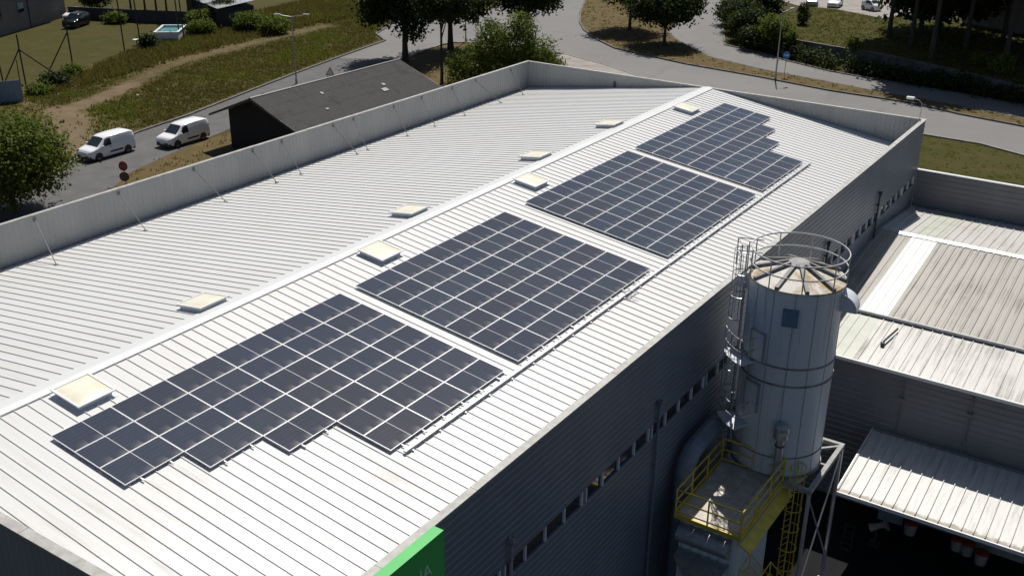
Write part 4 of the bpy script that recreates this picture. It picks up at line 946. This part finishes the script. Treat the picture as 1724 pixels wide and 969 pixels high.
MB().obox(a - d * .5 - n_ * .6 + Vector((0, 0, 7.61)), d * (L + 1), n_ * 13.2, (0, 0, .3)).build('roof', M['concrete'], hs)
for dd, z, w_, h, mt in ((1.2, 3.0, 1.6, 1.6, 'shutter'), (9.6, 2.4, 1.2, 1.2, 'shutter'), (14.5, 2.2, 1.1, 1.9, 'dark')):
    o = a + d * dd + Vector((0, 0, z)) - n_ * .06; fr_ = MB().obox(o - d * .08 - Vector((0, 0, .08)), d * (w_ + .16), n_ * .05, (0, 0, h + .16)).build('window', M['plaster'], hs)
    MB().obox(o - n_ * .02 + Vector((0, 0, h * .35)), d * w_, n_ * .02, (0, 0, h * .65)).build('shutter', M[mt], fr_); MB().obox(o - n_ * .015, d * w_, n_ * .015, (0, 0, h * .34)).build('pane', M['glassdark'], fr_)
MB().tube([a + d * 8.6 - n_ * .06, a + d * 8.6 - n_ * .06 + Vector((0, 0, 7.5))], .06, 8).build('downpipe', M['dark'], hs)
pt = thing('garden_wall', 'dark garden wall between the lawn and the far bright meadow', 'wall', (-100, 82, Z0))
a = Vector((-108.5, 78.6, Z0)); b_ = Vector((-90.5, 86.2, Z0)); d = b_ - a; MB().obox(a, d, Vector((-d.y, d.x, 0)).normalized() * .2, (0, 0, 1.7)).build('wall', M['darkwall'], pt)
sw = thing('swimming_pool', 'white above-ground pool with turquoise water by the garden bushes', 'pool', (-85.6, 77.4, Z0)); sw.rotation_euler.z = R(38)
mb = MB(); w_, l_ = 1.5, 2.6
mb.box((-w_, -l_, 0), (w_, -l_ + .12, 1.25)); mb.box((-w_, l_ - .12, 0), (w_, l_, 1.25)); mb.box((-w_, -l_ + .12, 0), (-w_ + .12, l_ - .12, 1.25)); mb.box((w_ - .12, -l_ + .12, 0), (w_, l_ - .12, 1.25))
mb.build('wall', M['pool'], sw, local=True)
MB().quad((-w_ + .1, -l_ + .1, 1.02), (w_ - .1, -l_ + .1, 1.02), (w_ - .1, l_ - .1, 1.02), (-w_ + .1, l_ - .1, 1.02)).build('water', M['water'], sw, local=True)
mb = MB(); mb.box((-w_ - .08, -l_ - .08, 1.251), (w_ + .08, -l_ + .2, 1.31)); mb.box((-w_ - .08, l_ - .2, 1.251), (w_ + .08, l_ + .08, 1.31)); mb.box((-w_ - .08, -l_ + .2, 1.251), (-w_ + .2, l_ - .2, 1.31)); mb.box((w_ - .2, -l_ + .2, 1.251), (w_ + .08, l_ - .2, 1.31)); mb.build('rim', M['white'], sw, local=True)
for x, y in ((-85.4, 71.8), (-84.4, 72.6)):
    tb = thing('garden_table', 'small round pale table beside the pool' if x < -85 else 'second small pale table, nearer the pool post', 'table', (x, y, Z0)); MB().lathe([(0, .7), (.45, .7), (.45, .76), (0, .76)], (x, y, Z0), 18).build('tabletop', M['white'], tb); MB().tube([(x, y, Z0), (x, y, Z0 + .7)], .06, 8).build('leg', M['dark'], tb)
gs = thing('garden_shed', 'dark garden shed with a patched grey roof behind the bushes', 'shed', (-92, 92, Z0))
MB().obox((-98.4, 91.2, Z0), (12.5, -5.2, 0), (2.0, 4.6, 0), (0, 0, 2.7)).build('wall', M['darkwall'], gs)
MB().obox((-98.9, 91.0, Z0 + 2.72), (13.4, -5.5, 0), (2.3, 5.4, .8), (0, 0, .06)).build('roof', M['silver'], gs)
tag(MB().lathe([(0, 0), (.14, 0), (.12, .16), (.05, .22), (0, .23)], (-63.6, 54.4, Z0), 8).build('marker_stone', M['white']), 'small white marker stone in the rough field', 'stone')
ww = thing('retaining_wall', 'long low stone wall below the upper lawn by the hedge', 'wall', (-4, 114, Z0))
mb = ribbon([(-18.2, 117.5), (-11.0, 115.7), (-4.6, 114.6), (4.0, 110.8), (12.4, 106.5), (60, 95.9)], .35, Z0 - .1, ZT + .12); mb.build('masonry', M['stonewall'], ww)
ob = thing('office_building', 'grey concrete building with a dark window band and pale rail posts', 'building', (10, 146, ZT))
a = Vector((-1.9, 143.2, ZT - .1)); d = Vector((8.6, -4.4, 0)).normalized(); n_ = Vector((-d.y, d.x, 0))
MB().obox(a, d * 60, n_ * 14, (0, 0, 5.0)).build('wall', M['concrete'], ob)
MB().obox(a + Vector((0, 0, 5.0)) + n_ * 1.2, d * 60, n_ * 12.8, (0, 0, 4.2)).build('upper_wall', M['plaster'], ob)
MB().obox(a + Vector((0, 0, 4.99)) - n_ * .25 - d * .1, d * 60.2, n_ * 1.44, (0, 0, .18)).build('ledge', M['darkwall'], ob)
for k in range(9): MB().obox(a + d * (1.0 + k * 3.4) + n_ * 1.17 + Vector((0, 0, 5.6)), d * 2.6, n_ * .03, (0, 0, 1.3)).build('window', M['glassdark'], ob)
mb = MB(); o = a + Vector((0, 0, 5.17)) - n_ * .1
for k in range(30): mb.tube([o + d * (.4 + k * 1.5), o + d * (.4 + k * 1.5) + Vector((0, 0, 1.0))], .03, 6)
for h in (.5, 1.0): mb.tube([o + Vector((0, 0, h)), o + d * 45 + Vector((0, 0, h))], .025, 6)
mb.build('railing', M['silver'], ob)

# ------------------------------------------------------------------ plants
rng = np.random.default_rng(11)
def leaf_mesh(name, lobes, n, size, mat, parent=None, clump=9, spread=.42, shell=.5, origin=(0, 0, 0), flat=0.0):
    """many small leaf faces gathered in clumps through the volume of the lobes (cx,cy,cz,rx,ry,rz)"""
    lb = np.array(lobes, float); vol = (lb[:, 3] * lb[:, 4] * lb[:, 5]) ** (2 / 3); vol /= vol.sum()
    nc = max(4, n // clump); li = rng.choice(len(lb), nc, p=vol)
    d = rng.normal(size=(nc, 3)); d /= np.linalg.norm(d, axis=1)[:, None]; rad = shell + (1.04 - shell) * rng.random(nc) ** .7
    rad *= 1 + .12 * rng.normal(size=nc)
    cc = lb[li, :3] + d * rad[:, None] * lb[li, 3:]
    ci = rng.integers(0, nc, n); sp = spread * (.6 + .8 * rng.random(nc))[ci][:, None]
    p = cc[ci] + rng.normal(size=(n, 3)) * sp * np.array([1, 1, .65])
    nr = rng.normal(size=(n, 3)) * .75 + d[ci] * .7 + np.array([0, 0, .45 + flat]); nr /= np.linalg.norm(nr, axis=1)[:, None]
    t = np.cross(nr, rng.normal(size=(n, 3))); t /= np.linalg.norm(t, axis=1)[:, None]; b = np.cross(nr, t)
    s = size * (.6 + .8 * rng.random(n))[:, None]
    V = np.stack([p - t * s * .5, p + b * s * .30 + nr * s * .05, p + t * s * .55, p - b * s * .30 + nr * s * .05], 1).reshape(-1, 3) - np.array(origin)
    me = bpy.data.meshes.new(name); me.vertices.add(4 * n); me.vertices.foreach_set('co', V.ravel()); me.loops.add(4 * n); me.loops.foreach_set('vertex_index', np.arange(4 * n, dtype=np.int32))
    me.polygons.add(n); me.polygons.foreach_set('loop_start', np.arange(0, 4 * n, 4, dtype=np.int32)); me.update(calc_edges=True); me.materials.append(mat)
    o = bpy.data.objects.new(name, me); col.objects.link(o)
    if parent is not None: o.parent = parent
    return o
def tree(label, x, y, z, trunk_h, r0_, lobes, n, size, mat, group=None, lean=(0, 0), shell=.5, spread=.42, cat='tree', name='tree'):
    """lobes relative to the trunk foot"""
    t = thing(name, label, cat, (x, y, z), group=group); mb = MB()
    top = Vector((lean[0], lean[1], trunk_h)); pts = [Vector((0, 0, -.15)), Vector((lean[0] * .2, lean[1] * .2, trunk_h * .35)), Vector((lean[0] * .6, lean[1] * .6, trunk_h * .7)), top]
    mb.tube(pts, [r0_ * 1.35, r0_, r0_ * .85, r0_ * .7], 10)
    for l in lobes:
        c = Vector(l[:3]); s0 = pts[2].lerp(top, random.random()); mid = s0.lerp(c, .5) + Vector((random.uniform(-.3, .3), random.uniform(-.3, .3), -.25))
        mb.tube([s0, mid, c], [r0_ * .5, r0_ * .34, r0_ * .12], 7)
        for _ in range(3):
            e_ = c + Vector((random.uniform(-.8, .8) * l[3], random.uniform(-.8, .8) * l[4], random.uniform(-.5, .8) * l[5])); m_ = mid.lerp(c, random.uniform(.2, .9)); mb.tube([m_, m_.lerp(e_, .5) + Vector((0, 0, .1)), e_], [r0_ * .22, r0_ * .15, r0_ * .06], 5)
    mb.build('trunk', M['bark'], t, True, local=True)
    leaf_mesh('crown', lobes, n, size, M[mat], t, shell=shell, spread=spread)
    return t
def lobes_ball(cx, cy, cz, r_, k=7, squash=.8, seed=0):
    q = np.random.default_rng(seed); out = [(cx, cy, cz, r_ * .72, r_ * .72, r_ * .72 * squash)]
    for i in range(k):
        a = 2 * math.pi * i / k + q.uniform(-.3, .3); e_ = q.uniform(-.55, .75); rr = r_ * q.uniform(.42, .62)
        out.append((cx + math.cos(a) * (r_ - rr) * math.cos(e_), cy + math.sin(a) * (r_ - rr) * math.cos(e_), cz + math.sin(e_) * (r_ - rr) * squash, rr, rr, rr * squash))
    return out
tree('bushy bright green tree beside the parapet at the left edge', -42.1, 26.3, Z0, 2.2, .16, lobes_ball(-.2, .2, 3.8, 4.3, 12, .95, 1), 26000, .27, 'leafmid', shell=.45)
tree('dark roadside tree with a thick trunk at the barn gable', -52.6, 84.7, Z0, 5.0, .34, lobes_ball(-.9, .5, 7.3, 5.6, 10, .8, 2) + [(2.6, -1.5, 4.0, 1.8, 1.6, 1.0), (-3.8, -1, 5.2, 2, 2, 1.4)], 19000, .42, 'leafdark', 'dark roadside trees', shell=.35)
tree('dark roadside tree with a short stout trunk by the lamp', -52.1, 93.1, Z0, 4.0, .36, lobes_ball(.2, .5, 7.0, 5.3, 10, .8, 3), 17000, .42, 'leafdark', 'dark roadside trees', shell=.35)
tree('slim dark tree standing right behind the barn in the shade', -41.8, 77.6, Z0, 6.5, .15, lobes_ball(.2, 0, 9.0, 3.4, 8, .9, 4), 9000, .38, 'leafdark', 'dark roadside trees', shell=.35)
tree('round dark tree at the junction behind the big bush', -44.5, 99.0, Z0, 4.6, .28, lobes_ball(0, 0, 7.2, 4.3, 9, .85, 5), 12000, .40, 'leafdark', shell=.4)
tree('big leafy bush rising behind the far left parapet corner', -35.2, 80.4, Z0, 1.6, .2, [(-3.6, -1.2, 2.2, 2.4, 2.0, 2.2), (-1.6, .2, 3.8, 2.6, 2.2, 2.6), (1.0, .2, 4.6, 2.4, 2.2, 3.0), (3.4, 1.0, 3.4, 2.2, 2.0, 2.2), (1.9, .4, 6.6, 1.3, 1.2, 1.5), (-2.3, .4, 5.6, 1.4, 1.3, 1.4), (5.0, 1.2, 2.2, 1.6, 1.6, 1.5), (-5.2, -1.6, 1.4, 1.5, 1.4, 1.2), (.0, -.8, 2.2, 3.4, 2.0, 2.0)], 17000, .27, 'leafmid', shell=.5, spread=.34, cat='bush', name='leafy_bush')
tree('large dark tree in the middle of the traffic island', -31.6, 111.8, Z0 + .15, 2.6, .2, lobes_ball(-.2, .4, 5.4, 5.0, 11, .80, 6), 18000, .40, 'leafdark', 'trees on the traffic island', shell=.4)
tree('dark tree at the upper end of the traffic island', -40.0, 118.2, Z0 + .15, 3.0, .2, lobes_ball(-.6, .4, 6.2, 5.2, 11, .80, 7), 17000, .42, 'leafdark', 'trees on the traffic island', shell=.4)
# upper terrace: tall trees that shade the slope and the road
for i, (x, y, h, r_, sq, lab) in enumerate((
        (.8, 115.2, 14.6, 6.0, .6, 'tall dark tree above the road, left of the shaded slope'), (8.5, 116.8, 15.0, 6.4, .6, 'tall dark tree over the shaded slope, middle one'),
        (-3.0, 134.6, 5.6, 7.2, .72, 'huge low-crowned dark tree before the concrete building'), (9.6, 128.0, 15.5, 7.0, .55, 'tall dark tree standing before the building wall'),
        (18.5, 119.5, 14.5, 7.4, .6, 'tall dark tree at the right end of the slope'), (-3.4, 122.6, 13.4, 6.4, .55, 'tall dark tree at the left edge of the shaded slope'),
        (2.4, 125.6, 13.8, 6.4, .55, 'tall dark tree in the middle of the shaded slope'), (-4.6, 131.8, 13.2, 6.4, .55, 'tall dark tree behind the left edge of the shaded slope'),
        (5.0, 135.0, 13.6, 7.0, .5, 'tall dark tree close before the concrete wall'), (20.0, 131.0, 14.0, 8.0, .5, 'tall dark tree before the right part of the building'), (13.0, 122.5, 14.6, 6.6, .5, 'tall dark tree over the round bright bush in the slope'), (-7.2, 126.5, 13.0, 5.0, .55, 'tall dark tree at the lawn edge of the shade'))):
    tree(lab, x, y, ZT, h * .72, .26, lobes_ball(0, 0, h, r_ * 1.15, 11, sq, 20 + i), 12000, .78, 'leafdark', 'tall trees on the upper terrace', shell=.25, spread=.6)
# hedge and shrubs by the right road
hz = [(-30.2, 131.5, 2.6, 4.6, 'leafdark'), (-27.0, 126.5, 2.8, 5.2, 'leafdark'), (-24.2, 121.5, 2.7, 4.6, 'leafdark'), (-27.4, 135.5, 2.6, 6.2, 'leafdark'), (-21.0, 116.9, 2.2, 3.0, 'leafdark')]
labs = ['dark roadside shrub at the upper bend of the right road', 'tall dark shrub behind the bend of the right road', 'dark shrub just left of the bright green bush', 'tallest dark shrub next to the driveway', 'low dark shrub at the foot of the bright bush']
for (x, y, r_, h, mt), lab in zip(hz, labs):
    tree(lab, x, y, Z0, 1.2, .12, lobes_ball(0, 0, h * .5, r_, 7, h * .5 / r_, int(abs(x) * 10)), 6000, .36, mt, 'shrubs along the right road', shell=.5, cat='shrub', name='shrub')
tree('bright green bush at the end of the stone wall', -18.6, 116.4, Z0, 1.2, .1, lobes_ball(0, 0, 2.7, 2.1, 7, 1.15, 77), 5000, .34, 'leafmid', shell=.5, cat='bush', name='bush')
tree('dark egg-shaped shrub alone on the upper lawn', -19.3, 128.6, ZT, .5, .06, [(0, 0, 1.45, .75, .75, 1.45)], 1800, .2, 'leafdark', shell=.6, spread=.15, cat='shrub', name='shrub')
hd = thing('ivy_hedge', 'dark ivy hedge between the stone wall and the right road', 'hedge', (0, 110, Z0))
hl = []; base_l = [(-19.3, 115.6), (-15.2, 113.6), (-9.0, 111.0), (-4.6, 110.0), (3.0, 108.2), (8.7, 107.0), (12.9, 106.0), (30, 101.4), (60, 93.6)]
for (x0, y0), (x1, y1) in zip(base_l, base_l[1:]):
    L = math.hypot(x1 - x0, y1 - y0); k = max(1, int(L / 1.3))
    for i in range(k): t = (i + random.random() * .6) / k; w_ = random.uniform(.8, 1.3); hl.append((x0 + (x1 - x0) * t, y0 + (y1 - y0) * t + random.uniform(0, .8), Z0 + random.uniform(.3, .8), w_ * 1.2, w_ * 1.1, random.uniform(.8, 1.3)))
leaf_mesh('foliage', hl, 30000, .32, M['leafdark'], hd, shell=.5, origin=hd.location)
for x, y, r_, lab in ((-16.0, 115.0, .7, 'small light bush by the hedge near the blue sign'), (-8.2, 114.6, .8, 'young green plant over the stone wall, mid lawn'), (6.2, 114.8, .75, 'small bright sapling in the dark slope'), (9.2, 111.2, 1.3, 'round bright bush in the dark slope'), (14.6, 105.4, 1.2, 'yellow green bush at the hedge by the right edge')):
    tree(lab, x, y, ZT if y > 110.5 else Z0, .5, .05, lobes_ball(0, 0, r_ * 1.1, r_, 5, 1.1, int(x * 7) + 300), 1500, .24, 'leaflight', shell=.45, spread=.2, cat='plant', name='bush')
# far left garden trees: trunks in front of the bright meadow, crowns above the picture
for i, (x, y, h, lab) in enumerate(((-106.4, 87.6, 8, 'meadow tree nearest the house'), (-104.1, 88.3, 7, 'slim meadow tree, second from the house'), (-102.1, 88.7, 7.5, 'slim meadow tree between two others over the pool'), (-99.6, 88.5, 7, 'meadow tree with a dark stout trunk'), (-95.1, 89.5, 8, 'meadow tree nearest the garden shed'))):
    tree(lab, x, y, Z0, h * .55, .14, lobes_ball(0, 0, h * .84, 2.7, 6, .8, 50 + i), 3500, .42, 'leafdark', 'trees before the bright meadow', shell=.4)
for x, y, r_, h, mt, lab in ((-89.0, 85.2, 1.8, 2.4, 'leafmid', 'bush between the pool and the garden shed'), (-84.6, 81.6, 2.0, 2.0, 'leafmid', 'wide bush right beside the pool'), (-87.6, 88.6, 2.4, 4.2, 'leafdark', 'dark tall bush against the garden shed'), (-81.5, 87.2, 2.4, 2.6, 'leafmid', 'bush right of the garden shed'), (-77.6, 88.0, 2.2, 2.4, 'leafmid', 'bush at the top of the dirt track'), (-82.7, 71.4, .9, 1.9, 'leafdark', 'dark shrub at the foot of a tall post'), (-74.4, 52.4, 1.5, 1.3, 'leafdark', 'low bramble at the braced post'), (-72.6, 49.2, 1.2, .8, 'leafmid', 'pale leafy weeds by the blue fence'), (-77.0, 56.4, .9, 1.1, 'leafmid', 'weeds at the foot of the single-braced post'), (-108.4, 83.2, 2.8, 5.0, 'leafdark', 'dark tree-like shrub at the house corner'), (-100.6, 80.4, 1.5, 1.6, 'leafmid', 'shrub on the lawn before the garden wall'), (-73.2, 38.8, 2.8, 3.0, 'leafmid', 'green bush below the blue metal fence')):
    tree(lab, x, y, Z0, h * .3, .06, lobes_ball(0, 0, h * .5, r_, 6, h * .55 / r_, int(abs(x * 3 + y))), int(1200 + 900 * r_), .3, mt, shell=.5, spread=.28, cat='bush', name='bush')

# ------------------------------------------------------------------ grass: tufts of thin blades, uncountable
def tufts(name, pts, hs, mat, blades=5, z=None):
    n = len(pts) * blades; P_ = np.repeat(np.array(pts, float), blades, 0); H = np.repeat(np.array(hs, float), blades) * (.6 + .6 * rng.random(n))
    ang = rng.random(n) * 2 * np.pi; off = rng.normal(size=(n, 2)) * .16; w_ = .035 + .05 * rng.random(n)
    bx, by = P_[:, 0] + off[:, 0], P_[:, 1] + off[:, 1]; zz = P_[:, 2]
    ln = rng.normal(size=(n, 2)) * H[:, None] * .45
    V = np.stack([np.stack([bx - np.cos(ang) * w_, by - np.sin(ang) * w_, zz], 1), np.stack([bx + np.cos(ang) * w_, by + np.sin(ang) * w_, zz], 1), np.stack([bx + ln[:, 0], by + ln[:, 1], zz + H], 1)], 1).reshape(-1, 3)
    me = bpy.data.meshes.new(name); me.vertices.add(3 * n); me.vertices.foreach_set('co', V.ravel()); me.loops.add(3 * n); me.loops.foreach_set('vertex_index', np.arange(3 * n, dtype=np.int32))
    me.polygons.add(n); me.polygons.foreach_set('loop_start', np.arange(0, 3 * n, 3, dtype=np.int32)); me.update(calc_edges=True); me.materials.append(mat)
    o = bpy.data.objects.new(name, me); col.objects.link(o); return tag(o, kind='stuff')
FIELD = [(-47.5, 30.5), (-49.8, 36), (-51.2, 40), (-53, 46), (-54.2, 52.5), (-56.8, 63), (-59, 72.2), (-61, 81), (-63.3, 92.3), (-67.3, 96.2), (-73, 107), (-95, 118), (-90, 90), (-83, 68.5), (-77, 57), (-73.5, 49), (-70, 40), (-60, 32)]
gp, gh, dp, dh = [], [], [], []
from mathutils import noise as mnoise
while len(gp) + len(dp) < 17000:
    x, y = random.uniform(-95, -47), random.uniform(30, 118)
    if not inpoly(x, y, FIELD): continue
    td = pdist(x, y, TRACK)
    if td < 1.2 or (td < 2.2 and random.random() < .7): continue
    if y < 47 and random.random() < .6: continue
    v = mnoise.noise(Vector((x * .13, y * .13, 0))) + .5 * mnoise.noise(Vector((x * .4, y * .4, 3)))
    west = x < -71.5 - .12 * (y - 50) and y > 50
    h = .22 + .25 * max(0, v) + (.35 if west else 0)
    if v + random.uniform(-.25, .25) > (.40 if west else .08): gp.append((x, y, Z0)); gh.append(h * .85)
    else: dp.append((x, y, Z0)); dh.append(h)
for _ in range(2600):
    x, y = random.uniform(-47, -14), random.uniform(22, 100)
    if inpoly(x, y, [(-45.2, 20), (-45.0, 48), (-55, 96), (-36, 97), (-15, 88), (-15.5, 22)]) and not (bx0 < x < bx1 and by0 < y < by1) and not inpoly(x, y, ROAD) and not inpoly(x, y, [(-43, 99.5), (-15, 90), (-15, 69), (-39, 95)]): dp.append((x, y, Z0)); dh.append(.16)
for _ in range(5200):
    x, y = random.uniform(-58, 40), random.uniform(90, 140)
    if inpoly(x, y, ISLAND): (gp if random.random() < .35 else dp).append((x, y, Z0 + .15)); (gh if len(gp) > len(gh) else dh).append(.15)
for _ in range(5200):
    x, y = random.uniform(-24, 14), random.uniform(108, 145)
    if inpoly(x, y, TERR) and not inpoly(x, y, [(-33, 150), (-25.2, 143.6), (-19.7, 144.0), (-11.6, 140.0), (-10.2, 146)]): (gp if random.random() < .7 else dp).append((x, y, ZT)); (gh if len(gp) > len(gh) else dh).append(.18)
for _ in range(2200):
    x, y = random.uniform(3, 40), random.uniform(56, 88)
    if not inpoly(x, y, ROAD): gp.append((x, y, Z0)); gh.append(.09)
tufts('grass', gp, gh, M['grassgreen']); tufts('dry_grass', dp, dh, M['grassdry'])
